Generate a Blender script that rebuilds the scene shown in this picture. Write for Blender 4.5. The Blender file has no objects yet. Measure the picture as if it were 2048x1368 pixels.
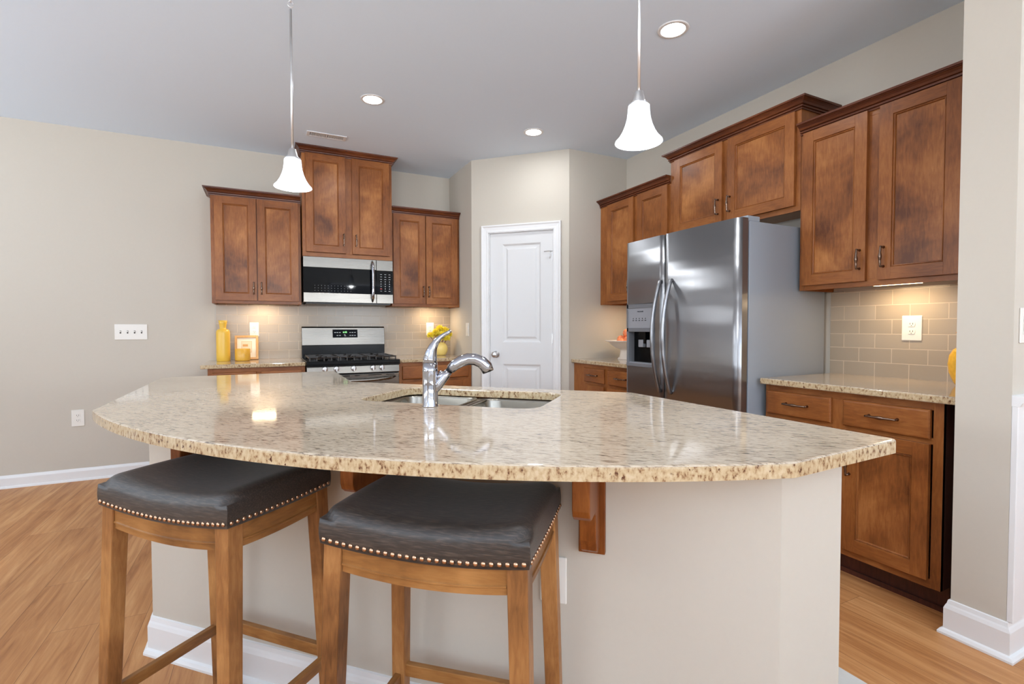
import bpy, bmesh, math, random
from math import pi, sin, cos, radians, sqrt
from mathutils import Vector, Matrix

random.seed(7)
S = bpy.context.scene
COL = S.collection
V = Vector

# ------------------------------------------------------------------ camera
cam_data = bpy.data.cameras.new('camera')
cam = bpy.data.objects.new('camera', cam_data)
COL.objects.link(cam)
cam_data.sensor_width = 36.0
cam_data.lens = 990.6 / 2048 * 36.0
cam_data.clip_start = 0.02
M = Matrix.Rotation(radians(-26.32), 4, 'Z') @ Matrix.Rotation(radians(90 - 1.594), 4, 'X') @ Matrix.Rotation(radians(-0.1245), 4, 'Z')
M.translation = V((0, 0, 1.184))
cam.matrix_world = M
S.camera = cam

# ------------------------------------------------------------------ view, world, large lights
S.view_settings.view_transform = 'Standard'
S.view_settings.look = 'None'
S.view_settings.exposure = 0.06
S.view_settings.gamma = 1.0
S.view_settings.use_curve_mapping = False
W = bpy.data.worlds.new('world')
S.world = W
W.use_nodes = True
bg = W.node_tree.nodes['Background']
bg.inputs[0].default_value = (0.80, 0.90, 1.0, 1)
bg.inputs[1].default_value = 1.5

def area(name, loc, target, sx, sy, power, col=(1, 1, 1), parent=None):
    l = bpy.data.lights.new(name, 'AREA')
    l.shape = 'RECTANGLE'; l.size = sx; l.size_y = sy; l.energy = power; l.color = col
    o = bpy.data.objects.new(name, l)
    COL.objects.link(o)
    d = V(target) - V(loc)
    o.rotation_euler = d.to_track_quat('-Z', 'Y').to_euler()
    o.location = loc
    if parent: o.parent = parent
    return o

# fill lamps added at guessed, unseen windows behind the camera and at left
FILL_COL = (0.86, 0.945, 1.05)   # cool tint; the added lamps point steeply up to brighten the ceiling
area('window_daylight', (-2.6, -3.9, 1.5), (-2.6, 0, 13), 1.5, 1.6, 140, FILL_COL)
area('window_daylight', (-0.2, -3.9, 1.5), (-0.2, 0, 13), 1.5, 1.6, 140, FILL_COL)
area('window_daylight', (2.2, -3.9, 1.5), (2.2, 0, 13), 1.5, 1.6, 210, FILL_COL)
area('window_daylight', (-4.1, 0.6, 1.5), (0, 0.9, 13), 1.7, 1.6, 125, FILL_COL)
area('window_daylight', (-4.1, 3.1, 1.5), (0, 3.1, 13), 1.5, 1.6, 55, FILL_COL)  # added to lift the dark far end of the ceiling

# ------------------------------------------------------------------ main dimensions
YA, XR, YQ, XB, XP, YP = 4.955, 1.725, 3.678, 3.008, 2.381, 4.334
H = 2.743
CT = 0.914

# ------------------------------------------------------------------ materials
def new_mat(name):
    m = bpy.data.materials.new(name); m.use_nodes = True
    nt = m.node_tree
    b = nt.nodes['Principled BSDF']
    return m, nt, b

def lin(c):
    return tuple(((x / 255) / 12.92 if x / 255 <= 0.04045 else ((x / 255 + 0.055) / 1.055) ** 2.4) for x in c) + (1,)

def plain(name, rgb, rough=0.5, metal=0.0, spec=0.5, noise=0.0, nscale=30, bump=0.0, coat=0.0):
    m, nt, b = new_mat(name)
    b.inputs['Base Color'].default_value = lin(rgb)
    b.inputs['Roughness'].default_value = rough
    b.inputs['Metallic'].default_value = metal
    b.inputs['Specular IOR Level'].default_value = spec
    b.inputs['Coat Weight'].default_value = coat
    tc = nt.nodes.new('ShaderNodeTexCoord')
    n = nt.nodes.new('ShaderNodeTexNoise'); n.inputs['Scale'].default_value = nscale; n.inputs['Detail'].default_value = 3
    nt.links.new(tc.outputs['Object'], n.inputs['Vector'])
    if noise:
        mx = nt.nodes.new('ShaderNodeMix'); mx.data_type = 'RGBA'
        c = lin(rgb)
        mx.inputs[6].default_value = tuple(x * (1 - noise) for x in c[:3]) + (1,)
        mx.inputs[7].default_value = tuple(min(1, x * (1 + noise)) for x in c[:3]) + (1,)
        nt.links.new(n.outputs['Fac'], mx.inputs[0])
        nt.links.new(mx.outputs[2], b.inputs['Base Color'])
    if bump:
        bp = nt.nodes.new('ShaderNodeBump'); bp.inputs['Strength'].default_value = bump; bp.inputs['Distance'].default_value = 0.002
        nt.links.new(n.outputs['Fac'], bp.inputs['Height'])
        nt.links.new(bp.outputs['Normal'], b.inputs['Normal'])
    return m

def emit(name, rgb, strength):
    m, nt, b = new_mat(name)
    b.inputs['Base Color'].default_value = (0.8, 0.8, 0.8, 1)
    b.inputs['Emission Color'].default_value = lin(rgb)
    b.inputs['Emission Strength'].default_value = strength
    return m

def ramp(nt, stops):
    r = nt.nodes.new('ShaderNodeValToRGB')
    e = r.color_ramp.elements
    e[0].position, e[0].color = stops[0]
    e[1].position, e[1].color = stops[-1]
    for p, c in stops[1:-1]:
        x = e.new(p); x.color = c
    return r

def wood(name, dark, mid, light, axis='Z', rough=0.36, blotch=.6, scale=1.0, coat=0.06):
    """stained wood: long grain along `axis`, soft blotches, random offset per object"""
    m, nt, b = new_mat(name)
    N, L = nt.nodes, nt.links
    tc = N.new('ShaderNodeTexCoord'); oi = N.new('ShaderNodeObjectInfo')
    off = N.new('ShaderNodeVectorMath'); off.operation = 'MULTIPLY_ADD'
    cmb = N.new('ShaderNodeCombineXYZ')
    for i in range(3): L.new(oi.outputs['Random'], cmb.inputs[i])
    L.new(cmb.outputs[0], off.inputs[0]); off.inputs[1].default_value = (37, 53, 71); L.new(tc.outputs['Object'], off.inputs[2])
    mp = N.new('ShaderNodeMapping')
    sc = {'Z': (1, 1, .16), 'X': (.16, 1, 1), 'Y': (1, .16, 1)}[axis]
    mp.inputs['Scale'].default_value = tuple(s * 44 * scale for s in sc)
    L.new(off.outputs[0], mp.inputs[0])
    g = N.new('ShaderNodeTexNoise'); g.inputs['Scale'].default_value = 2.2; g.inputs['Detail'].default_value = 6; g.inputs['Roughness'].default_value = .6; g.inputs['Distortion'].default_value = .6
    L.new(mp.outputs[0], g.inputs['Vector'])
    bl = N.new('ShaderNodeTexNoise'); bl.inputs['Scale'].default_value = 2.6 * scale; bl.inputs['Detail'].default_value = 4; bl.inputs['Roughness'].default_value = .55; bl.inputs['Distortion'].default_value = .5
    L.new(off.outputs[0], bl.inputs['Vector'])
    mx = N.new('ShaderNodeMath'); mx.operation = 'MULTIPLY_ADD'
    L.new(bl.outputs['Fac'], mx.inputs[0]); mx.inputs[1].default_value = blotch
    mg = N.new('ShaderNodeMath'); mg.operation = 'MULTIPLY_ADD'; L.new(g.outputs['Fac'], mg.inputs[0]); mg.inputs[1].default_value = .34; mg.inputs[2].default_value = .5 - .5 * blotch - .17
    L.new(mg.outputs[0], mx.inputs[2])
    r = ramp(nt, [(.30, lin(dark)), (.5, lin(mid)), (.72, lin(light))])
    L.new(mx.outputs[0], r.inputs[0]); L.new(r.outputs[0], b.inputs['Base Color'])
    b.inputs['Roughness'].default_value = rough
    b.inputs['Specular IOR Level'].default_value = .32
    b.inputs['Coat Weight'].default_value = coat; b.inputs['Coat Roughness'].default_value = .25
    bp = N.new('ShaderNodeBump'); bp.inputs['Strength'].default_value = .08; bp.inputs['Distance'].default_value = .001
    L.new(g.outputs['Fac'], bp.inputs['Height']); L.new(bp.outputs['Normal'], b.inputs['Normal'])
    return m

CW = ((98, 52, 22), (142, 84, 40), (178, 116, 62))
cab_v = wood('cabinet_wood_vertical', *CW, axis='Z')
cab_h = wood('cabinet_wood_horizontal', *CW, axis='X')
cab_panel = wood('cabinet_wood_panel', (92, 50, 24), (142, 85, 42), (184, 122, 68), axis='Z', blotch=1.1, rough=.34)
crown_m = wood('crown_wood', (62, 28, 14), (96, 48, 24), (134, 76, 40), axis='X', rough=.3)
cab_in = wood('cabinet_underside_wood', (150, 92, 44), (190, 126, 70), (214, 156, 98), axis='X')
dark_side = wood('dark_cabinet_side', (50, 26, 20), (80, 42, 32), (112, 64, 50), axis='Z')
stool_w = wood('stool_wood', (92, 56, 28), (146, 97, 54), (188, 136, 82), axis='Z', rough=.4, blotch=1.0, coat=.1)
stool_h = wood('stool_wood_horizontal', (94, 58, 28), (144, 96, 50), (180, 128, 74), axis='X', rough=.4, blotch=.9, coat=.1)
corbel_m = wood('corbel_wood', (78, 38, 12), (124, 66, 24), (160, 96, 42), axis='Z')
frame_w = wood('frame_wood', (190, 140, 80), (214, 168, 108), (232, 192, 138), axis='Z', scale=3)

wall_m = plain('wall_paint', (199, 191, 178), .75, spec=.25, noise=.015, nscale=60, bump=.05)
ceil_m = plain('ceiling_paint', (226, 240, 255), .9, spec=.1, noise=.01, nscale=60)
white_m = plain('white_trim_paint', (230, 229, 228), .35)
door_m = plain('white_door_paint', (218, 217, 216), .4)
plate_m = plain('white_plastic', (232, 228, 220), .35)
slot_m = plain('dark_slot', (70, 62, 56), .6)
black_gloss = plain('black_glass', (4, 4, 8), .04, spec=.12)
black_m = plain('black_enamel', (8, 8, 9), .22, spec=.2)
iron_m = plain('cast_iron', (44, 38, 34), .3, spec=.5)
gasket_m = plain('grey_gasket', (70, 72, 76), .6)
chrome_m = plain('chrome', (176, 176, 182), .05, metal=1)
nickel_m = plain('brushed_nickel', (222, 222, 222), .38, metal=1)
bronze_m = plain('dark_bronze', (128, 106, 92), .24, metal=1)
nail_m = plain('antique_nailhead', (206, 168, 138), .3, metal=1)
fridge_side_m = plain('grey_painted_steel', (146, 153, 161), .45, noise=.02, nscale=200, bump=.05)
disp_m = plain('dispenser_grey', (112, 113, 117), .4)
disp_lt = plain('dispenser_panel_grey', (146, 147, 152), .4)
yellow_m = plain('yellow_ceramic', (232, 186, 70), .3, noise=.04, nscale=12)
pale_yellow_m = plain('pale_yellow_ceramic', (238, 208, 120), .35, noise=.03, nscale=12)
candle_m = plain('amber_textured_glass', (224, 170, 62), .25, noise=.08, nscale=90, bump=.6)
petal_m = plain('yellow_petals', (255, 224, 66), .6, noise=.18, nscale=40)
stem_m = plain('brown_stem', (120, 70, 36), .6)
bowl_m = plain('white_ceramic', (236, 222, 208), .3)
peach_m = plain('peach_skin', (244, 140, 92), .45, noise=.3, nscale=18)
mat_m = plain('light_grey_mat', (206, 203, 196), .9, noise=.08, nscale=25, bump=.3)
paper_m = plain('mat_board', (240, 230, 208), .8)
art_m = plain('art_print', (214, 164, 104), .8)
glass_frost = plain('pale_glass', (214, 222, 224), .15)

def granite():
    m, nt, b = new_mat('granite')
    N, L = nt.nodes, nt.links
    tc = N.new('ShaderNodeTexCoord')
    mp = N.new('ShaderNodeMapping'); mp.inputs['Rotation'].default_value = (0, 0, radians(45))
    L.new(tc.outputs['Object'], mp.inputs[0])
    mp2 = N.new('ShaderNodeMapping'); mp2.inputs['Scale'].default_value = (38, 150, 110); L.new(mp.outputs[0], mp2.inputs[0])
    n1 = N.new('ShaderNodeTexNoise'); n1.inputs['Scale'].default_value = 1.0; n1.inputs['Detail'].default_value = 5; n1.inputs['Roughness'].default_value = .62; n1.inputs['Distortion'].default_value = .8
    L.new(mp2.outputs[0], n1.inputs['Vector'])
    n2 = N.new('ShaderNodeTexNoise'); n2.inputs['Scale'].default_value = 5; n2.inputs['Detail'].default_value = 2; L.new(mp.outputs[0], n2.inputs['Vector'])
    a = N.new('ShaderNodeMath'); a.operation = 'MULTIPLY_ADD'; L.new(n2.outputs['Fac'], a.inputs[0]); a.inputs[1].default_value = .22; a.inputs[2].default_value = -.11
    s = N.new('ShaderNodeMath'); s.operation = 'ADD'; L.new(n1.outputs['Fac'], s.inputs[0]); L.new(a.outputs[0], s.inputs[1])
    r = ramp(nt, [(.28, lin((84, 70, 60))), (.37, lin((140, 124, 106))), (.46, lin((184, 166, 144))), (.60, lin((202, 186, 164))), (.74, lin((180, 150, 116)))])
    L.new(s.outputs[0], r.inputs[0])
    # dark burgundy flecks
    mp3 = N.new('ShaderNodeMapping'); mp3.inputs['Scale'].default_value = (60, 110, 60); L.new(mp.outputs[0], mp3.inputs[0])
    n3 = N.new('ShaderNodeTexNoise'); n3.inputs['Scale'].default_value = 1.0; n3.inputs['Detail'].default_value = 3; n3.inputs['Roughness'].default_value = .5; L.new(mp3.outputs[0], n3.inputs['Vector'])
    r3 = ramp(nt, [(.66, (0, 0, 0, 1)), (.70, (1, 1, 1, 1))]); L.new(n3.outputs['Fac'], r3.inputs[0])
    n4 = N.new('ShaderNodeTexNoise'); n4.inputs['Scale'].default_value = 9; n4.inputs['Detail'].default_value = 1; L.new(mp.outputs[0], n4.inputs['Vector'])
    r4 = ramp(nt, [(.42, (0, 0, 0, 1)), (.6, (1, 1, 1, 1))]); L.new(n4.outputs['Fac'], r4.inputs[0])
    mu = N.new('ShaderNodeMath'); mu.operation = 'MULTIPLY'; L.new(r3.outputs[0], mu.inputs[0]); L.new(r4.outputs[0], mu.inputs[1])
    # sawn edges cut across the crystals and show them larger and darker
    geo = N.new('ShaderNodeNewGeometry'); sx = N.new('ShaderNodeSeparateXYZ'); L.new(geo.outputs['True Normal'], sx.inputs[0])
    ab = N.new('ShaderNodeMath'); ab.operation = 'ABSOLUTE'; L.new(sx.outputs[2], ab.inputs[0])
    rs = ramp(nt, [(.45, (1, 1, 1, 1)), (.9, (.35, .35, .35, 1))]); L.new(ab.outputs[0], rs.inputs[0])
    mu2 = N.new('ShaderNodeMath'); mu2.operation = 'MULTIPLY'; L.new(mu.outputs[0], mu2.inputs[0]); L.new(rs.outputs[0], mu2.inputs[1])
    # crystals on the edge run steep rather than flat
    vo = N.new('ShaderNodeTexNoise'); vo.inputs['Scale'].default_value = 105; vo.inputs['Detail'].default_value = 3; vo.inputs['Roughness'].default_value = .6
    mp4 = N.new('ShaderNodeMapping'); mp4.inputs['Scale'].default_value = (1, 1, .6); L.new(mp.outputs[0], mp4.inputs[0]); L.new(mp4.outputs[0], vo.inputs['Vector'])
    re = ramp(nt, [(.30, lin((72, 40, 30))), (.37, lin((146, 114, 84))), (.46, lin((184, 160, 124))), (.66, lin((200, 180, 148)))])
    L.new(vo.outputs['Fac'], re.inputs[0])
    side = ramp(nt, [(.3, (1, 1, 1, 1)), (.6, (0, 0, 0, 1))]); L.new(ab.outputs[0], side.inputs[0])
    me = N.new('ShaderNodeMix'); me.data_type = 'RGBA'; L.new(side.outputs[0], me.inputs[0]); L.new(r.outputs[0], me.inputs[6]); L.new(re.outputs[0], me.inputs[7])
    mx = N.new('ShaderNodeMix'); mx.data_type = 'RGBA'; L.new(mu2.outputs[0], mx.inputs[0]); L.new(me.outputs[2], mx.inputs[6]); mx.inputs[7].default_value = lin((74, 34, 26))
    L.new(mx.outputs[2], b.inputs['Base Color'])
    b.inputs['Roughness'].default_value = .07
    b.inputs['Specular IOR Level'].default_value = .6
    return m
granite_m = granite()

def floor_mat():
    m, nt, b = new_mat('wood_floor')
    N, L = nt.nodes, nt.links
    tc = N.new('ShaderNodeTexCoord')
    mp = N.new('ShaderNodeMapping'); mp.inputs['Rotation'].default_value = (0, 0, radians(90)); L.new(tc.outputs['Object'], mp.inputs[0])
    br = N.new('ShaderNodeTexBrick'); br.offset = .37; br.offset_frequency = 3
    br.inputs['Color1'].default_value = (0, 0, 0, 1); br.inputs['Color2'].default_value = (1, 1, 1, 1); br.inputs['Mortar'].default_value = (.5, .5, .5, 1)
    br.inputs['Scale'].default_value = 1; br.inputs['Brick Width'].default_value = 1.25; br.inputs['Row Height'].default_value = .155
    br.inputs['Mortar Size'].default_value = .0008; br.inputs['Mortar Smooth'].default_value = .2
    L.new(mp.outputs[0], br.inputs['Vector'])
    # per-plank offset
    vm = N.new('ShaderNodeVectorMath'); vm.operation = 'MULTIPLY_ADD'; L.new(br.outputs['Color'], vm.inputs[0]); vm.inputs[1].default_value = (13, 7, 5); L.new(tc.outputs['Object'], vm.inputs[2])
    mp2 = N.new('ShaderNodeMapping'); mp2.inputs['Scale'].default_value = (30, 2.0, 1); L.new(vm.outputs[0], mp2.inputs[0])
    g = N.new('ShaderNodeTexNoise'); g.inputs['Scale'].default_value = 1.3; g.inputs['Detail'].default_value = 7; g.inputs['Roughness'].default_value = .62; g.inputs['Distortion'].default_value = .7
    L.new(mp2.outputs[0], g.inputs['Vector'])
    mp3 = N.new('ShaderNodeMapping'); mp3.inputs['Scale'].default_value = (9, 1.0, 1); L.new(vm.outputs[0], mp3.inputs[0])
    g2 = N.new('ShaderNodeTexNoise'); g2.inputs['Scale'].default_value = 1; g2.inputs['Detail'].default_value = 2; g2.inputs['Distortion'].default_value = 1.0; L.new(mp3.outputs[0], g2.inputs['Vector'])
    a = N.new('ShaderNodeMath'); a.operation = 'MULTIPLY_ADD'; L.new(g2.outputs['Fac'], a.inputs[0]); a.inputs[1].default_value = .6; a.inputs[2].default_value = -.3
    s = N.new('ShaderNodeMath'); s.operation = 'ADD'; L.new(g.outputs['Fac'], s.inputs[0]); L.new(a.outputs[0], s.inputs[1])
    a2 = N.new('ShaderNodeMath'); a2.operation = 'MULTIPLY_ADD'; L.new(br.outputs['Color'], a2.inputs[0]); a2.inputs[1].default_value = .10; a2.inputs[2].default_value = -.05
    s2 = N.new('ShaderNodeMath'); s2.operation = 'ADD'; L.new(s.outputs[0], s2.inputs[0]); L.new(a2.outputs[0], s2.inputs[1])
    r = ramp(nt, [(.2, lin((146, 90, 46))), (.42, lin((178, 120, 70))), (.6, lin((194, 138, 86))), (.82, lin((212, 160, 108)))])
    L.new(s2.outputs[0], r.inputs[0])
    mx = N.new('ShaderNodeMix'); mx.data_type = 'RGBA'; L.new(br.outputs['Fac'], mx.inputs[0]); L.new(r.outputs[0], mx.inputs[6]); mx.inputs[7].default_value = lin((110, 66, 34))
    L.new(mx.outputs[2], b.inputs['Base Color'])
    b.inputs['Roughness'].default_value = .5
    bp = N.new('ShaderNodeBump'); bp.inputs['Strength'].default_value = .15; bp.inputs['Distance'].default_value = .001
    L.new(g.outputs['Fac'], bp.inputs['Height']); L.new(bp.outputs['Normal'], b.inputs['Normal'])
    return m
floor_m = floor_mat()

def tile_mat():
    """glass subway tile; object x along the wall, object z up"""
    m, nt, b = new_mat('subway_tile')
    N, L = nt.nodes, nt.links
    tc = N.new('ShaderNodeTexCoord'); sp = N.new('ShaderNodeSeparateXYZ'); cb = N.new('ShaderNodeCombineXYZ')
    L.new(tc.outputs['Object'], sp.inputs[0]); L.new(sp.outputs[0], cb.inputs[0]); L.new(sp.outputs[2], cb.inputs[1])
    br = N.new('ShaderNodeTexBrick'); br.offset = .5; br.offset_frequency = 2
    br.inputs['Color1'].default_value = lin((166, 152, 134)); br.inputs['Color2'].default_value = lin((174, 160, 142)); br.inputs['Mortar'].default_value = lin((206, 188, 166))
    br.inputs['Scale'].default_value = 1; br.inputs['Brick Width'].default_value = .1635; br.inputs['Row Height'].default_value = .0785
    br.inputs['Mortar Size'].default_value = .0022; br.inputs['Mortar Smooth'].default_value = .3
    L.new(cb.outputs[0], br.inputs['Vector'])
    L.new(br.outputs['Color'], b.inputs['Base Color'])
    b.inputs['Roughness'].default_value = .22
    b.inputs['Specular IOR Level'].default_value = .35
    bp = N.new('ShaderNodeBump'); bp.invert = True; bp.inputs['Strength'].default_value = .7; bp.inputs['Distance'].default_value = .002
    L.new(br.outputs['Fac'], bp.inputs['Height']); L.new(bp.outputs['Normal'], b.inputs['Normal'])
    return m
tile_m = tile_mat()

def steel(name, rgb, rough, axis='Z', wave=0.0, aniso=.4, grain=.015):
    m, nt, b = new_mat(name)
    N, L = nt.nodes, nt.links
    tc = N.new('ShaderNodeTexCoord'); mp = N.new('ShaderNodeMapping')
    mp.inputs['Scale'].default_value = {'Z': (300, 300, 3), 'X': (3, 300, 300)}[axis]
    L.new(tc.outputs['Object'], mp.inputs[0])
    n = N.new('ShaderNodeTexNoise'); n.inputs['Scale'].default_value = 1; n.inputs['Detail'].default_value = 2; L.new(mp.outputs[0], n.inputs['Vector'])
    r = ramp(nt, [(.3, (rough * .93,) * 3 + (1,)), (.7, (rough * 1.08,) * 3 + (1,))]); L.new(n.outputs['Fac'], r.inputs[0]); L.new(r.outputs[0], b.inputs['Roughness'])
    b.inputs['Base Color'].default_value = lin(rgb); b.inputs['Metallic'].default_value = 1
    b1 = N.new('ShaderNodeBump'); b1.inputs['Strength'].default_value = grain; b1.inputs['Distance'].default_value = .001; L.new(n.outputs['Fac'], b1.inputs['Height'])
    last = b1
    if wave:
        n2 = N.new('ShaderNodeTexNoise'); n2.inputs['Scale'].default_value = 3.2; n2.inputs['Detail'].default_value = 1
        mp2 = N.new('ShaderNodeMapping'); mp2.inputs['Scale'].default_value = (.45, .45, 2.2); L.new(tc.outputs['Object'], mp2.inputs[0]); L.new(mp2.outputs[0], n2.inputs['Vector'])
        b2 = N.new('ShaderNodeBump'); b2.inputs['Strength'].default_value = wave; b2.inputs['Distance'].default_value = .01
        L.new(n2.outputs['Fac'], b2.inputs['Height']); L.new(b1.outputs['Normal'], b2.inputs['Normal']); last = b2
    L.new(last.outputs['Normal'], b.inputs['Normal'])
    b.inputs['Anisotropic'].default_value = aniso
    return m
steel_v = steel('brushed_steel_fridge', (148, 148, 150), .33, 'Z', 1.0, .3, .002)
steel_h = steel('brushed_steel', (122, 117, 110), .26, 'X', .1)
steel_sink = steel('sink_steel', (140, 134, 124), .24, 'X')

def fabric_mat():
    m, nt, b = new_mat('ribbed_charcoal_fabric')
    N, L = nt.nodes, nt.links
    tc = N.new('ShaderNodeTexCoord'); mp = N.new('ShaderNodeMapping'); mp.inputs['Scale'].default_value = (34, 330, 330); L.new(tc.outputs['Object'], mp.inputs[0])
    n = N.new('ShaderNodeTexNoise'); n.inputs['Scale'].default_value = 1; n.inputs['Detail'].default_value = 3; L.new(mp.outputs[0], n.inputs['Vector'])
    r = ramp(nt, [(.3, lin((24, 18, 15))), (.5, lin((42, 34, 29))), (.7, lin((72, 60, 51)))]); L.new(n.outputs['Fac'], r.inputs[0])
    L.new(r.outputs[0], b.inputs['Base Color'])
    b.inputs['Roughness'].default_value = .5
    b.inputs['Specular IOR Level'].default_value = .6
    b.inputs['Sheen Weight'].default_value = .08
    b.inputs['Sheen Roughness'].default_value = .4
    b.inputs['Coat Weight'].default_value = .35; b.inputs['Coat Roughness'].default_value = .36
    bp = N.new('ShaderNodeBump'); bp.inputs['Strength'].default_value = .5; bp.inputs['Distance'].default_value = .001
    L.new(n.outputs['Fac'], bp.inputs['Height']); L.new(bp.outputs['Normal'], b.inputs['Normal'])
    return m
fabric_m = fabric_mat()

shade_m = emit('frosted_lamp_glass', (226, 240, 255), 1.25)
shade_m.node_tree.nodes['Principled BSDF'].inputs['Base Color'].default_value = (.85, .88, .9, 1)
led_m = emit('led_disc', (255, 252, 246), 12)
bar_m = emit('warm_led_strip', (255, 226, 176), 9)
green_m = emit('green_display', (110, 255, 90), 1.6)
mark_m = plain('white_marking', (220, 220, 220), .5)
red_m = plain('red_marking', (220, 60, 50), .5)

# ------------------------------------------------------------------ mesh helpers
class MB:
    def __init__(s): s.v = []; s.f = []; s.mi = []; s.sm = []; s.mats = []
    def slot(s, m):
        if m not in s.mats: s.mats.append(m)
        return s.mats.index(m)
    def add(s, vs, fs, m, smooth=False):
        o = len(s.v); s.v += [tuple(x) for x in vs]; k = s.slot(m)
        for f in fs: s.f.append([o + i for i in f]); s.mi.append(k); s.sm.append(smooth)
    def box(s, x0, x1, y0, y1, z0, z1, m):
        x0, x1 = sorted((x0, x1)); y0, y1 = sorted((y0, y1)); z0, z1 = sorted((z0, z1))
        vs = [(x, y, z) for z in (z0, z1) for y in (y0, y1) for x in (x0, x1)]
        s.add(vs, [(0, 2, 3, 1), (4, 5, 7, 6), (0, 1, 5, 4), (2, 6, 7, 3), (0, 4, 6, 2), (1, 3, 7, 5)], m)
        return s
    def prism(s, pts, z0, z1, m, smooth=False, top=None):
        """pts: polygon counter-clockwise in xy"""
        n = len(pts)
        if sum(pts[i][0] * pts[(i + 1) % n][1] - pts[(i + 1) % n][0] * pts[i][1] for i in range(n)) < 0: pts = pts[::-1]
        tp = top or pts
        vs = [(p[0], p[1], z0) for p in pts] + [(p[0], p[1], z1) for p in tp]
        s.add(vs, [tuple(range(n))[::-1], tuple(range(n, 2 * n))], m)
        s.add(vs, [(i, (i + 1) % n, n + (i + 1) % n, n + i) for i in range(n)], m, smooth)
        return s
    def poly_x(s, prof, x0, x1, m, smooth=False):
        """profile in (y,z) extruded along x"""
        n = len(prof)
        vs = [(x0, p[0], p[1]) for p in prof] + [(x1, p[0], p[1]) for p in prof]
        s.add(vs, [tuple(range(n)), tuple(range(n, 2 * n))[::-1]], m)
        s.add(vs, [(i, n + i, n + (i + 1) % n, (i + 1) % n) for i in range(n)], m, smooth)
        return s
    def lathe(s, prof, m, c=(0, 0, 0), n=32, axis='z', smooth=True):
        vs = []; fs = []
        for r, z in prof:
            for i in range(n):
                a = 2 * pi * i / n
                p = (r * cos(a), r * sin(a), z)
                if axis == 'y': p = (p[0], z, p[1])
                if axis == 'x': p = (z, p[0], p[1])
                vs.append((p[0] + c[0], p[1] + c[1], p[2] + c[2]))
        for k in range(len(prof) - 1):
            for i in range(n):
                j = (i + 1) % n
                fs.append((k * n + i, k * n + j, (k + 1) * n + j, (k + 1) * n + i))
        s.add(vs, fs, m, smooth)
        s.add(vs, [tuple(range(n))[::-1], tuple(range((len(prof) - 1) * n, len(prof) * n))], m) if False else None
        return s
    def tube(s, pts, radii, m, n=12, squash=None, up=(0, 0, 1)):
        pts = [V(p) for p in pts]
        if not hasattr(radii, '__len__'): radii = [radii] * len(pts)
        vs = []; fs = []
        prev = None
        for k, p in enumerate(pts):
            t = (pts[min(k + 1, len(pts) - 1)] - pts[max(k - 1, 0)]).normalized()
            if prev is None:
                a = V(up)
                if abs(a.dot(t)) > .95: a = V((1, 0, 0))
                u = (a - t * a.dot(t)).normalized()
            else:
                u = (prev - t * prev.dot(t)).normalized()
            prev = u
            w = t.cross(u)
            r = radii[k]
            ru, rw = (r, r) if squash is None else (r * squash, r)
            for i in range(n):
                a = 2 * pi * i / n
                vs.append(tuple(p + u * ru * cos(a) + w * rw * sin(a)))
        for k in range(len(pts) - 1):
            for i in range(n):
                j = (i + 1) % n
                fs.append((k * n + i, k * n + j, (k + 1) * n + j, (k + 1) * n + i))
        s.add(vs, fs, m, True)
        L = len(pts) * n
        s.add(vs, [tuple(range(n))[::-1], tuple(range(L - n, L))], m, False)
        return s
    def sweep(s, path, prof, m, closed=False):
        """path: xy points, body on the left of travel; prof: (outward, z) list, outward = to the right of travel"""
        n = len(path); P = [V(p) for p in path]
        offs = []
        for i in range(n):
            a = (P[i] - P[i - 1]).normalized() if (closed or i > 0) else None
            b = (P[(i + 1) % n] - P[i]).normalized() if (closed or i < n - 1) else None
            na = V((a.y, -a.x)) if a else None; nb = V((b.y, -b.x)) if b else None
            if na and nb:
                q = (na + nb).normalized(); q = q / q.dot(na)
            else: q = na or nb
            offs.append(q)
        k = len(prof); vs = []
        for i in range(n):
            for d, z in prof: vs.append((P[i].x + offs[i].x * d, P[i].y + offs[i].y * d, z))
        fs = []
        for i in range(n if closed else n - 1):
            j = (i + 1) % n
            for q in range(k):
                r = (q + 1) % k
                fs.append((i * k + q, j * k + q, j * k + r, i * k + r))
        if not closed: fs += [tuple(range(k)), tuple(range((n - 1) * k, n * k))[::-1]]
        s.add(vs, fs, m)
        return s
    def build(s, name, parent=None, bevel=0.0, loc=None, rotz=None, seg=2, subsurf=0):
        me = bpy.data.meshes.new(name)
        me.from_pydata(s.v, [], s.f)
        for m in s.mats: me.materials.append(m)
        for p, k, sm in zip(me.polygons, s.mi, s.sm): p.material_index = k; p.use_smooth = sm
        bm = bmesh.new(); bm.from_mesh(me)
        bmesh.ops.remove_doubles(bm, verts=bm.verts, dist=1e-6)
        bmesh.ops.recalc_face_normals(bm, faces=bm.faces)
        bm.to_mesh(me); bm.free()
        o = bpy.data.objects.new(name, me); COL.objects.link(o)
        if parent: o.parent = parent
        if loc: o.location = loc
        if rotz is not None: o.rotation_euler = (0, 0, rotz)
        if bevel:
            b = o.modifiers.new('bevel', 'BEVEL'); b.width = bevel; b.segments = seg; b.limit_method = 'ANGLE'; b.angle_limit = radians(35)
            b.harden_normals = False
        if subsurf:
            b = o.modifiers.new('sub', 'SUBSURF'); b.levels = subsurf; b.render_levels = subsurf
        return o

def thing(name, label, cat, loc=(0, 0, 0), rotz=0.0, group=None):
    o = bpy.data.objects.new(name, None); COL.objects.link(o)
    o.empty_display_size = .1
    o.location = loc; o.rotation_euler = (0, 0, rotz)
    o['label'] = label; o['category'] = cat
    if group: o['group'] = group
    return o

def tag(o, label, cat, group=None):
    o['label'] = label; o['category'] = cat
    if group: o['group'] = group
    return o

def struct(o):
    o['kind'] = 'structure'
    return o

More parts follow.
